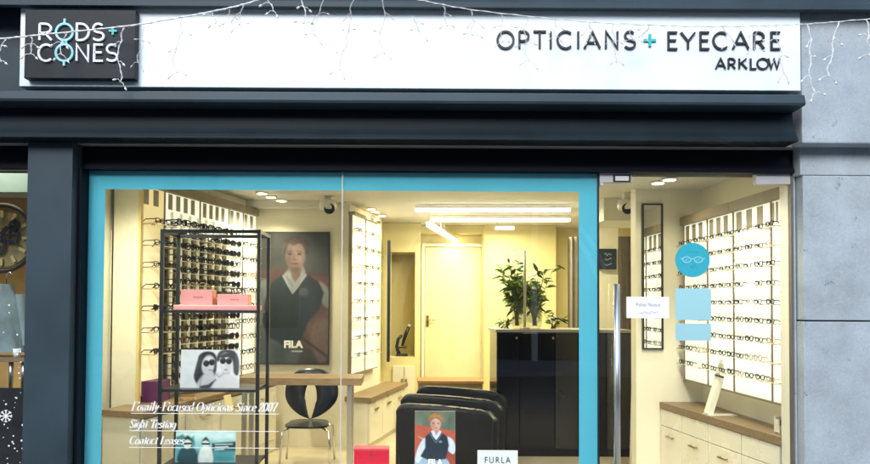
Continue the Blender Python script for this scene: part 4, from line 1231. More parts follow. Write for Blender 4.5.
MB().box(X(292, 6.97) - px0, X(303, 6.97) - px0, -.002, -.001, Z(352, 6.97, 295) - pz0, Z(350.5, 6.97, 295) - pz0).build('small_print', mat('grey_print2', (.4, .4, .42), .6), po)

# ================================================================== TABLE AND CHAIR
tz = Z(378, 5.5, 300)
tb = thing('table', 'narrow oak topped table with square metal legs below the tall poster', 'table', (X(300, 5.6), D(5.6), 0))
to = -tb.location
tx0, tx1 = X(238, 5.5), X(362, 5.5)
B(tx0, tx1, D(5.5), D(5.86), tz - .058, tz, bev=.003).build('tabletop', M['oak'], tb, to)
for (xx, yy) in ((tx1 - .10, 5.53), (tx1 - .10, 5.80), (tx0 + .05, 5.53), (tx0 + .05, 5.80)):
    B(xx - .018, xx + .018, D(yy), D(yy) + .036, 0, tz - .0585).build('leg', M['steel'], tb, to)

dch = 6.35
zs_ = Z(421, dch, 310)
ch = thing('dining_chair', 'black round backed chair with a teardrop cut out behind the oak table', 'chair', (X(310.5, dch), D(dch), 0))
cw, chh = 54 * dch / F / 2, 51 * dch / F
# backrest with teardrop hole: ring of quads between outer outline and hole outline
mb = MB()
N = 48
def outer(t):
    a_ = 2 * PI * t
    s_, c_ = math.sin(a_), math.cos(a_)
    x = cw * math.copysign(abs(s_) ** .85, s_); z = chh * .52 + chh * .48 * math.copysign(abs(c_) ** .9, c_)
    if c_ < 0: x *= 1 - .38 * (-c_) ** 2.2
    return x, z
def hole(t):
    a_ = 2 * PI * t
    s_, c_ = math.sin(a_), math.cos(a_)
    z = chh * .37 + chh * .355 * c_
    x = .048 * s_ * (1.0 + .18 * c_) * (1.15 if c_ > 0 else 1 - .45 * (-c_) ** 1.5)
    return x, z
def curve_y(x, z): return .10 + .09 * (z / chh) - 0.10 * (1 - (x / cw) ** 2) * .6
for yo in (0, .012):
    pass
vo = [[mb.bm.verts.new((outer(i / N)[0] * k + hole(i / N)[0] * (1 - k), curve_y(outer(i / N)[0] * k, outer(i / N)[1] * k + hole(i / N)[1] * (1 - k)) + yo, zs_ + outer(i / N)[1] * k + hole(i / N)[1] * (1 - k))) for i in range(N)] for yo in (0, .012) for k in (0, .33, .66, 1)]
for s_ in (0, 4):
    for k in range(3):
        for i in range(N):
            f = mb._f([vo[s_ + k][i], vo[s_ + k][(i + 1) % N], vo[s_ + k + 1][(i + 1) % N], vo[s_ + k + 1][i]])
            f.smooth = True
for k in (0, 3):
    for i in range(N): mb._f([vo[k][i], vo[k][(i + 1) % N], vo[k + 4][(i + 1) % N], vo[k + 4][i]])
mb.build('backrest', M['chair_black'], ch)
mb = MB()
pts = [(.19 * math.copysign(abs(math.cos(2 * PI * i / 32)) ** .6, math.cos(2 * PI * i / 32)) * (1.05 if math.sin(2 * PI * i / 32) < 0 else .95), -.10 + .21 * math.copysign(abs(math.sin(2 * PI * i / 32)) ** .6, math.sin(2 * PI * i / 32))) for i in range(32)]
mb.prism(pts, 'z', zs_ - .016, zs_ + .002)
mb.build('seat', M['chair_black'], ch)
for sx in (-1, 1):
    for sy in (-1, 1):
        MB().tube([(sx * .13, -.10 + sy * .12, zs_ - .017), (sx * .205, -.10 + sy * .17, zs_ - .05), (sx * .225, -.10 + sy * .2, 0)], .010, 8).build('leg', M['chrome'], ch)

# ================================================================== ARMCHAIRS
def armchair(label, px0, px1, pyt, d):
    xa, xb = X(px0, d), X(px1, d); w = xb - xa; zt_ = Z(pyt, d, (px0 + px1) / 2)
    r = thing('tub_chair', label, 'armchair', ((xa + xb) / 2, D(d), 0), 0, 'black leather waiting chairs in a row')
    def padded(name, x0, x1, y0, y1, z0, z1, bev=.03):
        o = B(x0, x1, y0, y1, z0, z1, bev=bev).build(name, M['black_leather'], r)
        for p in o.data.polygons: p.use_smooth = True
        return o
    # backrest (towards the street), gently crowned top and rounded corners
    mb = MB()
    n = 48
    def bk(x):
        t_ = (x / (w / 2))
        return zt_ - .012 * abs(t_) ** 2.0 - .030 - .030 * t_ - .060 * (max(0, abs(t_) - .76) / .24) ** 3
    for (y0, y1) in ((0, .075),):
        prof = [(-w / 2 + .035, .10)] + [(-w / 2 + w * i / n, bk(-w / 2 + w * i / n)) for i in range(n + 1)] + [(w / 2 - .02, .10)]
        mb.prism(prof, 'y', y0, y1)
    bmesh.ops.bevel(mb.bm, geom=[e for e in mb.bm.edges if abs(e.verts[0].co.y - e.verts[1].co.y) < 1e-6], offset=.018, segments=3, profile=.6, affect='EDGES')
    o = mb.build('backrest', M['black_leather'], r)
    for p in o.data.polygons: p.use_smooth = True
    # piping along the top of the back
    MB().tube([(-w / 2 + .03 + (w - .06) * i / 16, .004, bk(-w / 2 + .03 + (w - .06) * i / 16) - .028) for i in range(17)], .006, 6).build('piping', M['black_leather'], r)
    padded('seat', -w / 2 + .07, w / 2 - .07, .08, .50, .22, .40)
    padded('armrest', -w / 2, -w / 2 + .065, .115, .54, .15, .58, .025)
    padded('armrest', w / 2 - .065, w / 2 + .055, .115, .54, .15, .60, .025)
    for sx in (-1, 1):
        for yy in (.05, .5):
            MB().tube([(sx * (w / 2 - .08), yy, 0), (sx * (w / 2 - .08), yy, .22)], .018, 8).build('leg', M['chrome'], r)
    return r
armchair('black leather tub chair nearest the window, behind the small poster card', 396.5, 494, 402.5, 5.05)
armchair('black leather tub chair, second in the row behind the front one', 401, 500.5, 393, 5.6)
armchair('black leather tub chair, third in the row', 417, 504, 385, 6.2)
# ================================================================== RECEPTION DESK
dk = thing('reception_desk', 'tall glossy black reception desk carrying the plant', 'desk', (X(560, 6.6), D(6.6), 0))
ko = -dk.location
zd = Z(329.5, 6.6, 540)
kx0, kx1 = X(497, 6.6), X(632, 6.6)
B(kx0 - .015, kx1 + .015, D(6.58), D(7.15), zd - .028, zd, bev=.003).build('top', M['grey_top'], dk, ko)
B(kx0, kx1, D(6.62), D(7.12), 0, zd - .029).build('body', M['black_gloss'], dk, ko)
bounds = [497, 519.5, 555, 578, 606, 632]
for i in range(5):
    B(X(bounds[i], 6.6) + .004, X(bounds[i + 1], 6.6) - .004, D(6.595), D(6.6195), .08, zd - .035, bev=.002).build('front_panel', M['black_gloss'] if i in (0, 1, 3) else M['black_panel'], dk, ko)
for pxx in (516.5, 553):
    p = P(pxx, 338, 6.59)
    B(p.x - .008, p.x + .008, p.y - .012, p.y + .003, p.z - .012, p.z + .012).build('knob', M['brass'], dk, ko)

# post / small glass items by the plant
ps = thing('slim_post', 'slim pale grey post standing upright among the plant leaves', 'post', (X(525.2, 6.7), D(6.72), zd))
MB().tube([(0, 0, 0), (0, 0, Z(250, 6.7, 525) - zd)], .014, 10).build('shaft', M['perspex'], ps)
MB().lathe([(.05, 0), (.05, .012), (.016, .02)], (0, 0, 0), 18).build('foot', M['perspex'], ps)

def vase(label, px, d, hpx, rpx):
    r = rpx * d / F; h_ = hpx * d / F
    o = MB().lathe([(r * .8, .001), (r, h_ * .15), (r, h_ * .6), (r * .7, h_ * .85), (r * .9, h_), (r * .8, h_), (r * .6, h_ * .85), (r * .85, h_ * .6), (r * .85, h_ * .18), (0.001, h_ * .1)], (0, 0, 0), 20).build('vase', M['vase'])
    o.location = (X(px, d), D(d), zd)
    return tag(o, label, 'vase')
v_a = vase('tall smoky glass vase on the black desk left of the post', 518.5, 6.85, 34, 7)
v_b = vase('stout smoky glass vase on the black desk right of the post', 534, 6.85, 42, 8)

def leafplant(label, px, d, hpx, wpx, nst, seed, base_z, nl=9, lean=0, size=1.0):
    rn = random.Random(seed)
    r = thing('leafy_plant', label, 'plant', (X(px, d), D(d), base_z))
    stems = MB(); lv = MB(); lv.use(M['leaf']); lv.use(M['leaf_dark'])
    hh = hpx * d / F; w = wpx * d / F
    for s in range(nst):
        a = 2 * PI * rn.random(); sp = rn.uniform(.25, 1)
        tip = Vector((w / 2 * sp * math.cos(a) + lean, .10 * math.sin(a), hh * rn.uniform(.55, 1)))
        pts = [Vector((rn.uniform(-.02, .02), rn.uniform(-.02, .02), 0))]
        for k in range(1, 6):
            t_ = k / 5
            pts.append(Vector((tip.x * t_ ** 1.4, tip.y * t_ ** 1.3, tip.z * t_)))
        stems.tube(pts, [.006 - .0008 * k for k in range(6)], 5)
        for q in range(nl):
            t_ = .30 + .70 * q / (nl - 1)
            base = Vector((tip.x * t_ ** 1.4, tip.y * t_ ** 1.3, tip.z * t_))
            aa = rn.random() * 2 * PI; L = rn.uniform(.085, .16) * size; el = rn.uniform(-.5, .8)
            dr_ = Vector((math.cos(aa) * math.cos(el), .6 * math.sin(aa) * math.cos(el), math.sin(el))).normalized()
            sd = dr_.cross(Vector((rn.uniform(-.4, .4), rn.uniform(-1, 1), rn.uniform(.3, 1)))).normalized() * L * rn.uniform(.10, .17)
            up = dr_.cross(sd).normalized()
            lv.use(M['leaf'] if rn.random() < .62 else M['leaf_dark'])
            drp = Vector((0, 0, -1)) * L * rn.uniform(.05, .35)
            q0 = base; q1 = base + dr_ * L * .4; q2 = base + dr_ * L * .75 + drp * .4; q3 = base + dr_ * L + drp
            V = lv.bm.verts.new
            l1, r1_, m1_ = V(q1 + sd), V(q1 - sd), V(q1 - up * L * .03)
            l2, r2_, m2_ = V(q2 + sd * .7), V(q2 - sd * .7), V(q2 - up * L * .02)
            b_, t2 = V(q0), V(q3)
            for f_ in ((b_, m1_, l1), (b_, r1_, m1_), (l1, m1_, m2_, l2), (m1_, r1_, r2_, m2_), (l2, m2_, t2), (m2_, r2_, t2)): lv._f(list(f_))
    stems.build('stems', M['stem'], r)
    lv.build('leaves', None, r)
    return r
leafplant('bushy bamboo like plant left of the slim post on the desk', 517, 6.85, 72, 40, 16, 3, zd + .03, 13)
leafplant('bushy bamboo like plant right of the slim post on the desk', 535, 6.86, 64, 42, 14, 8, zd + .03, 12)
leafplant('low leafy sprig at the right end of the plant group', 553, 6.9, 17, 22, 5, 4, zd, 6, size=.7)
leafplant('low leafy sprig at the left corner of the desk top', 507, 6.9, 15, 16, 5, 9, zd, 6, size=.7)

# curtains behind the desk and the dark screen
def curtain(label, px0, px1, d):
    xa, xb = X(px0, d), X(px1, d); n = int((xb - xa) / .012)
    mb = MB()
    for yo in (0, .006):
        mb.grid(lambda a_, b_: (xa + (xb - xa) * a_, D(d) + yo + .016 * math.sin(a_ * (xb - xa) * 2 * PI / .06) * (.6 + .4 * b_) + .01 * math.sin(a_ * 37), .03 + 2.22 * b_), n, 6)
    o = mb.build('curtain', M['curtain'])
    c_ = Vector(((xa + xb) / 2, D(d), .03)); o.data.transform(Matrix.Translation(-c_)); o.location = c_
    return tag(o, label, 'curtain')
curtain('grey brown pleated curtain behind the desk, at the edge of the turquoise border', 568, 596, 7.9)
curtain('grey brown pleated curtain seen through the door behind the desk', 617, 640, 7.8)
sc = thing('wall_screen', 'dark wall screen with faint pale text seen through the door', 'screen', (X(608, 7.6), D(7.6), Z(268, 7.6)))
w_ = X(615.5, 7.6) - X(598, 7.6); h_ = Z(248, 7.6) - Z(268.5, 7.6)
B(-w_ / 2, w_ / 2, 0, .05, 0, h_, bev=.004).build('panel', M['screen'], sc)
rq = random.Random(2)
for i in range(3):
    z_ = h_ * (.72 - .24 * i); x_ = -w_ * .2; mb = MB()
    pts_ = [(x_, z_)]
    for k in range(9): pts_.append((x_ + w_ * .045 * (k + 1), z_ + h_ * rq.uniform(-.06, .06)))
    mb.ribbon(pts_, .007, -.003, -.001); mb.build('screen_text', M['screen_txt'], sc)
# thing it hangs on
struct(B(X(594, 7.7), X(617, 7.7), D(7.655), D(7.75), 0, CZ - .006).build('wall_screen_pier', M['cream']))
ws = thing('door_edge_rod', 'thin white door edge, shaped as a leaning rod, right of the desk', 'door edge', (X(630, 6.0), D(6.0), 0))  # a door edge, modelled as a slim leaning rod
MB().tube([(0, 0, 0), (X(634.2, 6.0) - X(630, 6.0), .05, Z(390, 6.05, 632))], .011, 8).build('shaft', M['white_plastic'], ws)
# slim frame on the partition edge
# ================================================================== BLACK DISPLAY STAND
bs = thing('display_stand', 'black metal display stand with open shelves behind the left window', 'display stand', (X(210, 4.66), D(4.66), 0))
so = -bs.location
bx0, bx1 = X(161.5, 4.5), X(258.5, 4.5)
yF, yB = D(4.5), D(4.83)
ztp = Z(231, 4.5, 210)
hw_ = .011
for (xx, yy) in ((bx0, yF), (bx1, yF), (bx0, yB), (bx1, yB)):
    B(xx - hw_, xx + hw_, yy - hw_, yy + hw_, 0, ztp + .010).build('post', M['black_metal'], bs, so)
mb = MB()
e = hw_ + .0005
mb.box(bx0 + e, bx1 - e, yF - .011, yF + .011, ztp - .014, ztp + .009).box(bx0 + e, bx1 - e, yB - .011, yB + .011, ztp - .014, ztp + .009)
mb.box(bx0 - .009, bx0 + .009, yF + e, yB - e, ztp - .014, ztp + .009).box(bx1 - .009, bx1 + .009, yF + e, yB - e, ztp - .014, ztp + .009)
mb.build('top_frame', M['black_metal'], bs, so)
sh1, sh2, sh3 = Z(310.5, 4.5, 210), Z(389.5, 4.5, 210), Z(466, 4.5, 210)
for z_ in (sh1, sh2, sh3):
    B(bx0 + e, bx1 - e, yF - .004, yB + .004, z_ - .016, z_).build('shelf', M['black_metal'], bs, so)

# pink tray + boxes + glasses
tr_ = B(X(173.5, 4.52), X(256, 4.52), D(4.515), D(4.70), sh1 + .0005, sh1 + .036, bev=.006).build('pink_tray', M['pink'])
c_ = Vector((X(214, 4.52), D(4.6), sh1)); tr_.data.transform(Matrix.Translation(-c_)); tr_.location = c_
tag(tr_, 'flat pink tray on the upper shelf of the black stand', 'tray')
def pinkbox(label, pxa, pxb, pyt, sidepx, word):
    zb2 = sh1 + .0365; d_ = 4.56
    xa, xb = X(pxa, d_), X(pxb, d_); h_ = Z(pyt, d_, pxa) - zb2
    r = thing('pink_box', label, 'box', ((xa + xb) / 2, D(d_), zb2), 0, 'pink display boxes on the tray')
    w_ = xb - xa
    MB().box(-w_ / 2, w_ / 2, 0, .09, 0, h_, bev=.002).build('body', M['pink'], r)
    MB().box(w_ / 2 + .0005, w_ / 2 + .004, .004, .088, 0, h_ - .003).build('side_card', M['pink_side'], r)
    text('print', word, M['dark_red'], r, (-w_ * .10, -.0012, h_ * .46), width=w_ * .30, height=h_ * .10, ext=.0003)
    return r, zb2 + h_
b1, zz1 = pinkbox('tall pink box on the tray, left one carrying spectacles', 180.5, 212, 289.5, 3, 'VOGUE')
b2, zz2 = pinkbox('lower pink box on the tray, right one carrying dark spectacles', 217, 248, 294, 3, 'VOGUE')
for (px, zz, lb, k) in ((198, zz1, 'pink spectacles lying on top of the taller pink box', 3), (233, zz2, 'black spectacles lying on top of the lower pink box', 0)):
    o = bpy.data.objects.new('spectacles', SPEC[k][1]); COL.objects.link(o)
    o.location = (X(px, 4.6), D(4.585), zz + .0005); o.rotation_euler = (0, 0, .1)
    tag(o, lb if k == 0 else 'gold spectacles lying on top of the taller pink box', 'spectacles')

# photo card of two women (black and white print)
def card(name, label, pxa, pxb, pyt, d, zbase, art, m, lean=.12, cat='photo card'):
    xa, xb = X(pxa, d), X(pxb, d); h_ = (Z(pyt, d, (pxa + pxb) / 2) - zbase) / math.cos(lean)
    r = thing(name, label, cat, (xa, D(d), zbase))
    w_ = xb - xa
    Mx = Matrix.Rotation(-lean, 4, 'X')
    MB().box(0, w_, .001, .007, .001, h_, M_=Mx).build('board', M['paper'], r)
    MB().prism([(.012, .001), (.012, h_ * .5), (.012 + h_ * .35, .001)], 'x', w_ * .46, w_ * .54).build('strut', M['paper'], r)
    if art is not None:
        art.build('print', w_, h_, r, (0, 0, 0), m, tilt=-lean)
    return r, w_, h_
a = Art(150, 100, (.80, .82, .84))
hair = (.022, .022, .025); skin = (.66, .66, .67)
a.poly([(0, 0), (.28, 0), (.22, 1), (0, 1)], (.72, .74, .78), .2)
a.poly([(.28, .30), (.31, .14), (.40, .05), (.53, .06), (.60, .18), (.61, .40), (.60, .60), (.56, .80), (.42, .97), (.30, .92), (.23, .72), (.25, .50)], hair, .03, smooth=True)
a.ell(.465, .40, .105, .25, skin, .03, rot=.12); a.ell(.43, .46, .04, .12, (.48, .48, .49), .08, op=.8); a.ell(.50, .28, .05, .07, (.82, .82, .83), .08, op=.8)
a.poly([(.36, .70), (.52, .56), (.60, .70), (.66, 1.0), (.30, 1.0)], (.58, .58, .60), .04, smooth=True)
a.poly([(.33, .95), (.48, .90), (.60, .76), (.62, .80), (.50, 1.0), (.34, 1.0)], (.06, .06, .07), .02)
a.poly([(.60, .28), (.63, .08), (.73, .0), (.88, .02), (.96, .16), (.99, .40), (.97, .66), (.90, .60), (.86, .30), (.72, .18), (.65, .30)], (.05, .05, .055), .03, smooth=True)
a.ell(.765, .36, .11, .27, (.76, .76, .76), .03, rot=-.05); a.ell(.82, .42, .04, .12, (.56, .56, .56), .08, op=.8); a.poly([(.70, .58), (.83, .56), (.84, .72), (.70, .74)], (.52, .52, .53), .05)
a.poly([(.66, .16), (.80, .08), (.92, .20), (.92, .30), (.80, .20), (.70, .22)], (.05, .05, .055), .02, smooth=True)
a.poly([(.60, .80), (.78, .64), (.95, .72), (1.02, .90), (1.02, 1.02), (.58, 1.02)], (.70, .70, .71), .04, smooth=True)
a.ell(.64, .66, .055, .075, (.70, .70, .70), .03); a.line([(.60, .64), (.66, .72), (.70, .66)], .02, (.30, .30, .30), .02, .7)
for (cx_, cy_, rot) in ((.432, .36, -.1), (.527, .33, -.1), (.712, .29, .05), (.812, .295, .05)):
    a.ell(cx_, cy_, .052, .085, (.012, .012, .014), .012, rot)
a.line([(.43, .33), (.53, .30)], .012, (.02, .02, .02), .01); a.line([(.70, .26), (.82, .265)], .012, (.02, .02, .02), .01)
for q0, q1 in (((.30, .30), (.27, .70)), ((.34, .14), (.30, .45)), ((.57, .30), (.58, .66)), ((.36, .70), (.34, .92))): a.line([q0, q1], .012, (.10, .10, .105), .04, .7)
for q0, q1 in (((.93, .16), (.96, .50)), ((.64, .16), (.74, .06)), ((.90, .34), (.93, .58))): a.line([q0, q1], .010, (.16, .16, .165), .04, .7)
for (cx_, cy_) in ((.425, .34), (.52, .31), (.705, .27), (.805, .275)): a.line([(cx_ - .02, cy_ - .03), (cx_ + .015, cy_ - .035)], .012, (.20, .20, .21), .02, .7)
a.ell(.505, .53, .030, .020, (.26, .24, .25), .015).ell(.765, .52, .034, .022, (.28, .26, .27), .015)
a.line([(.485, .40), (.492, .47)], .01, (.42, .42, .42), .02, .6); a.line([(.762, .35), (.765, .44)], .01, (.46, .46, .46), .02, .6)
a.noise(.05, 12)
card('photo_card', 'black and white photo card of two women in dark sunglasses on the stand', 181, 240, 350, 4.58, sh2 + .0005, a, M['art'], .08)

# yellow tag hanging under the shelf
yt = thing('price_tag', 'yellowish paper tag hanging below the middle shelf of the black stand', 'tag', P(227, 393, 4.49))
MB().box(-.026, .022, -.001, .001, -.118, -.012, M_=Matrix.Rotation(-.22, 4, 'Y')).build('paper', M['lime'], yt)
MB().tube([(0, 0, -.012), (0, .0, .022)], .0015, 5).build('string', M['black_metal'], yt)

# teal print card on the lower shelf
a = Art(130, 74, lin(150, 205, 212)); 
a.poly([(0, 0), (1, 0), (1, .28), (0, .30)], lin(196, 226, 230), .1)
a.poly([(0, .22), (.12, .12), (.2, .3), (.30, .18), (.33, .48), (0, .55)], lin(60, 130, 138), .04)
a.poly([(.60, .40), (1, .34), (1, .66), (.62, .72)], lin(28, 62, 74), .03)
a.poly([(.0, .55), (.6, .6), (1, .64), (1, 1), (0, 1)], lin(70, 150, 160), .1)
a.poly([(.06, 1), (.08, .62), (.18, .48), (.30, .52), (.38, .80), (.37, 1)], lin(24, 74, 84), .03, smooth=True)
a.ell(.20, .42, .065, .15, lin(210, 228, 226), .02); a.poly([(.12, .34), (.20, .16), (.29, .34), (.20, .29)], lin(18, 52, 60), .03, smooth=True)
a.line([(.15, .42), (.26, .41)], .035, lin(12, 30, 36), .01)
a.poly([(.40, 1), (.41, .62), (.50, .50), (.60, .60), (.62, 1)], lin(226, 236, 234), .03, smooth=True)
a.ell(.50, .42, .055, .14, lin(216, 232, 230), .02); a.poly([(.43, .36), (.50, .20), (.57, .36), (.50, .32)], lin(30, 70, 78), .03, smooth=True)
a.line([(.45, .42), (.56, .42)], .032, lin(12, 30, 36), .01)
for i, yy in enumerate((.44, .52, .60)): a.line([(.66, yy), (.94 - .07 * i, yy - .02)], .018, lin(190, 214, 216), .012)
a.noise(.12, 16)
card('photo_card', 'teal tinted photo card of two people low on the black stand', 177, 237, 431, 4.6, sh3 + .0005, a, M['art'], .08)
# wooden easel on left worktop
ea = thing('easel', 'small dark wooden easel on the left oak worktop behind the stand', 'easel', (X(190, 5.35), D(5.35), zw))
hE = Z(403, 5.35, 190) - zw
for (xa_, xb_, yy) in ((-.06, -.005, -.01), (.06, .005, -.01)):
    MB().tube([(xa_, -.03, .012), (xb_, 0, hE)], .010, 6).build('leg', M['tan'], ea)
MB().tube([(0, .075, .012), (0, .012, hE * .95)], .009, 6).build('leg', M['tan'], ea)
MB().box(-.055, .055, -.042, -.022, .03, .045).build('ledge', M['tan'], ea)

# ================================================================== WINDOW LEDGE AND CARDS
zsill = .405
sl = B(gx0 + .02, gx1 - .05, .06, .40, zsill - .04, zsill).build('wall_window_ledge', M['cream_gloss']); struct(sl)
struct(B(gx0 + .02, gx1 - .05, .07, .38, .0005, zsill - .0405).build('wall_ledge_base', M['cream']))
# red box
rb = thing('red_box', 'bright red display box standing on the window ledge', 'box', (X(372.5, 4.2), D(4.2), zsill))
wR = (X(390, 4.2) - X(355, 4.2)) / 2; hR = Z(449, 4.2, 372) - zsill
MB().box(-wR, wR, 0, .10, .0005, hR, bev=.002).build('body', M['red'], rb)
text('gold_mark', 'ff', M['brass'], rb, (-.008, -.001, hR - .05), width=.022, height=.026, ext=.0003, shear=.3)
MB().box(-wR - .0015, wR + .0015, -.0015, .1015, hR - .012, hR + .001).build('lid_edge', mat('red_lid', (.74, .05, .08), .4), rb)
# white card FURLA
def small_card(label, pxa, pxb, pyt, d):
    r, w_, h_ = card('name_card', label, pxa, pxb, pyt, d, zsill + .0005, None, None, .0, 'card')
    return r, w_, h_
r, w_, h_ = small_card('white brand name card standing on the ledge beside the black desk', 478, 518, 450.5, 4.2)
zt_ = h_
text('name_lettering', 'FURLA', M['letter_black'], r, (w_ * .18, -.0012, zt_ - 12.5 * 4.2 / F), width=w_ * .64, height=6.2 * 4.2 / F, ext=.0004, spacing=1.3)
# small man poster card
a = Art(76, 130, lin(110, 122, 104)); a.noise(.35, 8)
a.poly([(0, .22), (.45, .27), (1, .33), (1, 1), (0, 1)], lin(190, 96, 74), .03)
a.line([(.1, .42), (.3, .5)], .02, lin(226, 190, 176), .02)
a.poly([(.70, .62), (.84, .52), (1, .62), (1, .90), (.66, .84)], lin(150, 74, 56), .03)
a.poly([(.0, .80), (.18, .72), (.75, .76), (.80, 1), (0, 1)], lin(150, 178, 206), .04, smooth=True)
a.poly([(.02, .78), (.10, .58), (.24, .44), (.32, .50), (.24, .70), (.10, .84)], lin(206, 220, 240), .03, smooth=True)
a.poly([(.74, .42), (.92, .46), (1.0, .60), (.94, .70), (.80, .62)], lin(206, 220, 240), .03, smooth=True)
a.poly([(.26, .42), (.40, .34), (.52, .42), (.64, .34), (.80, .42), (.84, .56), (.76, .78), (.40, .82), (.14, .74), (.26, .60)], lin(40, 52, 66), .03)
a.poly([(.40, .33), (.52, .29), (.64, .33), (.60, .40), (.52, .47), (.44, .40)], lin(222, 228, 238), .02)
a.poly([(.44, .30), (.60, .30), (.60, .38), (.52, .44), (.44, .38)], lin(196, 144, 124), .03); a.ell(.515, .215, .125, .095, lin(222, 174, 152), .025).ell(.515, .255, .10, .065, lin(216, 166, 144), .02); a.ell(.44, .23, .04, .06, lin(188, 136, 116), .06, op=.7); a.ell(.55, .20, .05, .05, lin(238, 196, 176), .07, op=.7)
a.poly([(.36, .19), (.345, .12), (.40, .055), (.52, .035), (.64, .06), (.69, .12), (.665, .19), (.635, .135), (.56, .105), (.46, .115), (.39, .14)], lin(176, 122, 66), .03, smooth=True)
for q0, q1 in (((.40, .10), (.50, .06)), ((.48, .10), (.60, .07)), ((.58, .09), (.66, .13))): a.line([q0, q1], .02, lin(214, 164, 96), .03, .7)
a.line([(.43, .19), (.49, .187)], .014, lin(96, 62, 46), .02, .8); a.line([(.545, .187), (.605, .19)], .014, lin(96, 62, 46), .02, .8)
a.ell(.46, .208, .022, .007, lin(52, 36, 34), .02).ell(.575, .208, .022, .007, lin(52, 36, 34), .02)
a.line([(.515, .21), (.508, .24)], .014, lin(180, 126, 108), .02, .8)
a.ell(.515, .272, .038, .006, lin(150, 80, 74), .015)
a.poly([(.40, .335), (.47, .315), (.53, .40), (.60, .315), (.66, .335), (.60, .41), (.53, .47), (.45, .41)], lin(222, 228, 238), .02)
a.ell(.63, .50, .04, .02, lin(120, 140, 156), .02)
a.line([(.36, .36), (.52, .52), (.68, .36)], .014, lin(120, 134, 150), .015)
a.noise(.08, 24)
r, w_, h_ = card('photo_card', 'colour photo card of a man in a vest in front of the black chairs', 415.5, 456, 411.5, 4.3, zsill + .0005, a, M['art'], .04)
text('brand_lettering', 'FILA', M['vinyl_white'], r, (w_ * .33, -.004, Z(465.5, 4.3, 435) - zsill), width=w_ * .36, height=6.5 * 4.3 / F, bold=.05, ext=.0006)
# small pale thing by the desk foot: glass bead dish
gb = MB().lathe([(.02, .0005), (.028, .02), (.024, .038), (.01, .046)], (0, 0, 0), 18).build('paperweight', M['cream_gloss']); gb.location = (X(549, 4.25), D(4.25), zsill)
tag(gb, 'small round cream paperweight on the ledge in front of the desk', 'paperweight')
# purple case below the yellow bay
pc = MB().box(-.10, .10, -.10, .10, .0005, .16, bev=.004).build('purple_case', M['purple']); pc.location = (X(152, 5.25), D(5.30), zw)
tag(pc, 'dark purple case on the left oak worktop under the yellow bay', 'case')

# ================================================================== LEFT NEIGHBOUR WINDOW
nwn = thing('side_window', 'narrow slice of another lit shop window left of the pilaster', 'window', (-2.6, 0, .35))
no_ = -nwn.location
wx1 = X(27, 4.0, 300)
B(-3.4, wx1 + .06, 0, .010, .35, gz1).build('pane', M['glass'], nwn, no_)
B(-3.4, wx1 + .06, -.012, .02, gz1 - .008, gz1 + .001).build('head_bead', mat('pale_bead', (.5, .5, .48), .5), nwn, no_)
struct(B(-3.45, xa if False else wx1 + .06, -.02, .08, -.01, .349).build('wall_side_riser', M['charcoal']))
struct(B(-3.6, LX - .052, D(5.5), D(5.6), 0, CZ).build('wall_side_back', M['warm_wall']))
struct(B(-3.6, -3.5, .102, D(5.5), 0, CZ).build('wall_side_left', M['warm_wall']))
struct(B(-3.5, LX - .052, D(4.75), D(5.0), Z(192, 4.75, 12), CZ - .002).build('wall_side_bulkhead', M['pale_blue']))
# unseen light panel added to brighten that window
pnl = thing('added_panel_light', 'added unseen square light panel inside the narrow left window', 'ceiling light', (-2.8, D(4.45), CZ - .02))
B(-.25, .25, -.22, .22, 0, .018).build('diffuser', emis('added_panel_glow', (1, .86, .6), 2.2), pnl)
# skeleton clock
ck = thing('wall_clock', 'big round olive skeleton clock behind the narrow left window', 'clock', P(2, 238, 4.6))
kR = 33 * 4.6 / F
MB().lathe([(kR * .88, .0), (kR * .88, .015)], (0, .01, 0), 40, 'y').build('dial', M['clock_brown'], ck)
MB().tube([(kR * math.cos(2 * PI * i / 40), 0, kR * math.sin(2 * PI * i / 40)) for i in range(40)], .017, 8, closed=True).build('rim', mat('clock_rim', (.035, .022, .018), .35), ck)
mb = MB()
for i in range(12):
    a_ = 2 * PI * i / 12
    mb.ribbon([(kR * .62 * math.cos(a_), kR * .62 * math.sin(a_)), (kR * .84 * math.cos(a_), kR * .84 * math.sin(a_))], .02, -.008, -.001)
mb.build('hour_marks', mat('clock_mark', (.45, .38, .18), .4), ck)
mb = MB()
for (cx_, cz_, r_) in ((.06, .02, .06), (-.02, -.06, .05), (.09, .08, .035)):
    k_ = 14
    mb.ribbon([((cx_ + r_ * (1 if i % 2 else .84) * math.cos(2 * PI * i / (2 * k_))), cz_ + r_ * (1 if i % 2 else .84) * math.sin(2 * PI * i / (2 * k_))) for i in range(2 * k_)], .014, -.016, -.009, True)
    mb.ribbon([(cx_ - r_ * .8, cz_), (cx_ + r_ * .8, cz_)], .01, -.016, -.009).ribbon([(cx_, cz_ - r_ * .8), (cx_, cz_ + r_ * .8)], .01, -.0165, -.0095)
mb.build('gears', M['black_metal'], ck)
MB().ribbon([(0, 0), (.10, .13)], .012, -.024, -.018).ribbon([(0, 0), (.13, -.04)], .012, -.026, -.0195).build('hands', M['black_metal'], ck)
MB().tube([(0, .02, 0), (0, D(5.5) - ck.location.y - .001, 0)], .012, 8).build('bracket', M['black_metal'], ck)
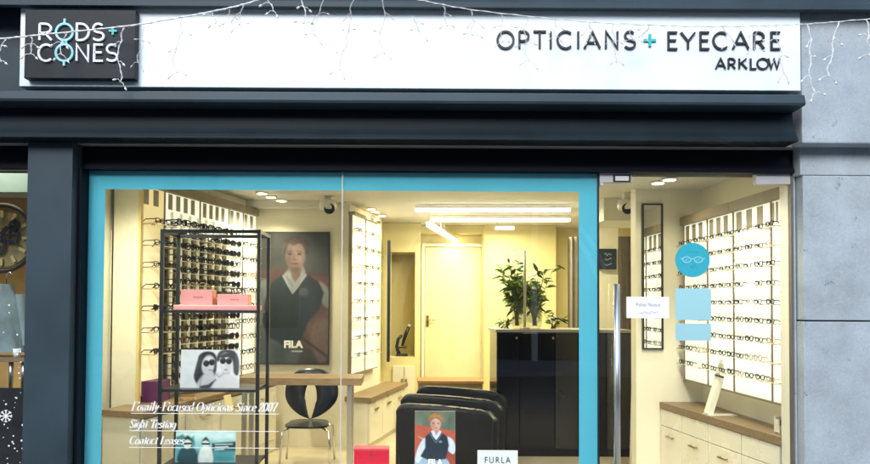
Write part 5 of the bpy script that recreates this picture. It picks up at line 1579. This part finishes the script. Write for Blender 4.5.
# cloth figure (hanging coat)
ct = thing('hanging_coat', 'grey teal cloth coat hanging inside the narrow left window', 'coat', P(8, 352, 4.5))
hC = Z(284, 4.5, 12) - ct.location.z
def coat(a_, b_):
    ang_ = a_ * 2 * PI; t_ = b_
    w = .105 * (1.15 - .35 * t_ - .55 * max(0, t_ - .7) / .3)
    f_ = 1 + .10 * math.sin(ang_ * 5 + t_ * 3) * (1 - t_ * .6)
    return (w * f_ * math.cos(ang_) - .02, .06 * f_ * math.sin(ang_), hC * t_)
MB().grid(coat, 40, 14).build('cloth', M['coat'], ct)
mb = MB(); 
mb.grid(lambda a_, b_: (.075 + .05 * b_ + .03 * math.cos(a_ * 2 * PI) * (1 - .2 * b_), .035 * math.sin(a_ * 2 * PI), hC * (.85 - .75 * b_)), 14, 8)
mb.build('sleeve', M['coat'], ct)
MB().tube([(-.02, 0, hC - .01), (-.02, 0, hC + .06), (0, 0, hC + .08), (.02, 0, hC + .06)], .004, 6).build('hanger_hook', M['chrome'], ct)
# wooden shelf with cups and black board
shf = thing('wall_shelf', 'pale wooden shelf with steel brackets inside the narrow left window', 'shelf', P(10, 362, 4.4))
B(-.35, .16, 0, .20, 0, .028).build('board', M['oak'], shf)
for x_ in (-.02, .06): MB().tube([(x_, .05, 0), (x_, .05, -.17)], .014, 8).build('bracket', M['steel'], shf)
cup = MB().lathe([(.020, .0005), (.026, .055), (.023, .055), (.018, .006)], (0, 0, 0), 18).build('cup', M['paper']); cup.location = P(17, 362, 4.45); cup.location.z = shf.location.z + .028
tag(cup, 'small pale cup on the wooden shelf in the narrow left window', 'cup')
bb = thing('black_board', 'black board with snow dots at the foot of the narrow left window', 'board', P(10, 464, 4.08))
zB = Z(388, 4.08, 12) - bb.location.z
B(-.4, .14, 0, .012, -.3, zB).build('panel', M['black_board'], bb)
# frost / snow vinyls on the glass
sn = thing('snow_vinyl', 'white snowflake and snow dots stuck on the narrow left window', 'window sticker', P(6, 416, 3.998))
mb = MB()
for i in range(4):
    a_ = PI * i / 4
    mb.ribbon([(-.036 * math.cos(a_), -.036 * math.sin(a_)), (.036 * math.cos(a_), .036 * math.sin(a_))], .006, -.0008 - i * .0003, -.0005 - i * .0003)
for i in range(8):
    a_ = PI * i / 4
    p_ = Vector((.026 * math.cos(a_), .026 * math.sin(a_)))
    for s_ in (-1, 1):
        mb.ribbon([p_, p_ + Vector((math.cos(a_ + s_ * .8), math.sin(a_ + s_ * .8))) * .012], .0035, -.0024, -.0021)
mb.build('snowflake', M['vinyl_white'], sn)
rn = random.Random(3)
dot = MB().lathe([(.0045, -.0008), (.0045, -.0003)], (0, 0, 0), 10, 'y').mesh('snow_dot'); dot.materials.append(M['vinyl_white'])
for i in range(34):
    p_ = P(rn.uniform(3, 23), rn.uniform(300, 464) if i % 3 else rn.uniform(385, 464), 3.998) - sn.location
    o = bpy.data.objects.new('snow_dot', dot); COL.objects.link(o); o.parent = sn; o.location = p_; k = rn.uniform(.5, 1.3); o.scale = (k, 1, k)

# ================================================================== ICICLE LIGHT STRINGS
def cat(pts, n=8):
    q = []
    pts = [Vector(p) for p in pts]
    for i in range(len(pts) - 1):
        p0 = pts[max(i - 1, 0)]; p1 = pts[i]; p2 = pts[i + 1]; p3 = pts[min(i + 2, len(pts) - 1)]
        for j in range(n):
            t_ = j / n
            q.append(.5 * (2 * p1 + (p2 - p0) * t_ + (2 * p0 - 5 * p1 + 4 * p2 - p3) * t_ ** 2 + (3 * p1 - p0 - 3 * p2 + p3) * t_ ** 3))
    q.append(pts[-1])
    return q
DG = 3.62
def garland(label, line, drops, seed, wr=.0017):
    rn = random.Random(seed)
    pts = cat([P(x, y, DG) for x, y in line])
    root = thing('icicle_lights', label, 'string lights', pts[len(pts) // 2], 0, 'white icicle light strings')
    ro = root.location.copy()
    tw = [p - ro + Vector((0, .004 * math.sin(i * 1.7), .004 * math.cos(i * 1.7))) for i, p in enumerate(pts)]
    MB().tube([p - ro for p in pts], wr, 6).tube(tw, wr * .7, 5).build('main_wire', M['white_wire'], root)
    for (px, py, ln, side, white) in drops:
        a = P(px, py, DG) - ro; L = ln * DG / F
        mt = M['white_wire'] if white else M['grey_wire']
        th = .0018 if white else .0013
        mb = MB()
        k = max(4, int(L / .035)); p = a.copy(); path = [p.copy()]
        drift = rn.uniform(-.12, .12)
        for i in range(k):
            p = p + Vector((drift * L / k + rn.uniform(-.016, .016), rn.uniform(-.006, .006), -L / k)); path.append(p.copy())
        path = cat(path, 4)
        mb.tube(path, th, 5)
        mb.tube([q + Vector((.005 * math.sin(i * .9), .005 * math.cos(i * .9), 0)) for i, q in enumerate(path)], th * .8, 5)
        # side twigs ending in small lamps
        n = max(1, int(ln / 22))
        ends = []
        for i in range(n + 1):
            q = path[min(len(path) - 1, int(len(path) * (i + .9) / (n + 1)))]
            for s_ in ((-1, 1) if (i == n or rn.random() < .35) else (side if i % 2 else -side,)):
                e_ = q + Vector((s_ * rn.uniform(.022, .045), rn.uniform(-.01, .01), rn.uniform(-.04, .012)))
                mid = (q + e_) / 2 + Vector((0, 0, .008))
                mb.tube([q, mid, e_], th, 5)
                ends.append((e_.copy(), e_ + (e_ - mid).normalized() * .016))
        o = mb.build('drop', mt, root)
        for e0, e1 in ends:
            MB().tube([e0, e1], [.0058, .004] if white else [.0038, .0024], 6).build('lamp', M['white_wire'] if white else mat('clear_lamp', (.62, .60, .58), .25), o)
    return root
garland('white icicle light string drooping across the logo plate at the left',
        [(-30, 41), (4, 38.5), (40, 35), (90, 30), (135, 25), (180, 17.5), (217, 10.5), (245, 4), (275, -6)],
        [(6, 38, 24, 1, True), (30, 36, 18, -1, True), (66, 32.5, 22, -1, True), (124, 26, 58, 1, True), (143, 23.5, 42, 1, False), (182, 17, 58, -1, False), (212, 11.5, 12, 1, True), (228, 8.5, 16, -1, False), (243, 4, 20, 1, False)], 4, .0036)
garland('white icicle light string hanging from the cornice over the middle of the white sign',
        [(262, -6), (300, -5), (335, -4), (372, -3), (405, -2), (425, 0)],
        [(266, -4, 15, 1, True), (300, -5, 30, -1, True), (324, -4, 42, -1, False), (355, -4, 74, 1, False), (381, -3, 58, -1, False), (412, 16, 16, -1, False)], 5)
garland('white icicle light string crossing the opticians lettering to the stone pier',
        [(400, -4), (430, 2), (470, 9.5), (530, 16.5), (590, 22), (650, 25), (700, 26.5), (760, 26), (806, 24), (840, 21.5), (890, 17)],
        [(443, 5.5, 22, -1, False), (471, 10, 26, 1, False), (501, 13.5, 30, 1, False), (529, 16.5, 46, 1, False), (556, 19, 18, -1, False), (590, 22, 14, 1, False), (613, 23.5, 40, 1, False), (634, 24.5, 16, -1, False), (648, 25, 10, 1, False), (722, 26.5, 14, -1, False), (757, 26, 24, 1, False), (776, 25.5, 50, 1, False), (807, 24, 70, 1, True), (839, 21.5, 56, -1, True), (866, 19, 38, -1, True)], 6)

# ================================================================== LIGHT
w = bpy.data.worlds.new('World'); S.world = w; w.use_nodes = True
nt = w.node_tree; bg = nt.nodes['Background']
sky = nt.nodes.new('ShaderNodeTexSky'); sky.sky_type = 'NISHITA'; sky.sun_disc = False
EL, AZ = 35, 193     # degrees; azimuth measured clockwise from +Y
sky.sun_elevation = R(EL); sky.sun_rotation = R(AZ); sky.air_density = 1.0; sky.dust_density = 1.0
nt.links.new(sky.outputs['Color'], bg.inputs['Color']); bg.inputs['Strength'].default_value = .15
sd = bpy.data.lights.new('sun', 'SUN'); sd.energy = .9; sd.angle = R(25); sd.color = (1, .97, .92)
so_ = bpy.data.objects.new('sun', sd); COL.objects.link(so_)
dirv = Vector((math.sin(R(AZ)) * math.cos(R(EL)), math.cos(R(AZ)) * math.cos(R(EL)), math.sin(R(EL))))
so_.rotation_euler = dirv.to_track_quat('Z', 'Y').to_euler()
so_.location = (0, -8, 8)

S.render.engine = 'CYCLES'
S.cycles.use_denoising = True
S.cycles.max_bounces = 10
S.cycles.transparent_max_bounces = 16
S.cycles.caustics_reflective = False
S.cycles.caustics_refractive = False
S.cycles.sample_clamp_indirect = 4
S.view_settings.view_transform = 'Standard'
S.view_settings.look = 'None'
S.view_settings.exposure = 1.42
S.view_settings.gamma = 1.0
S.view_settings.use_curve_mapping = False
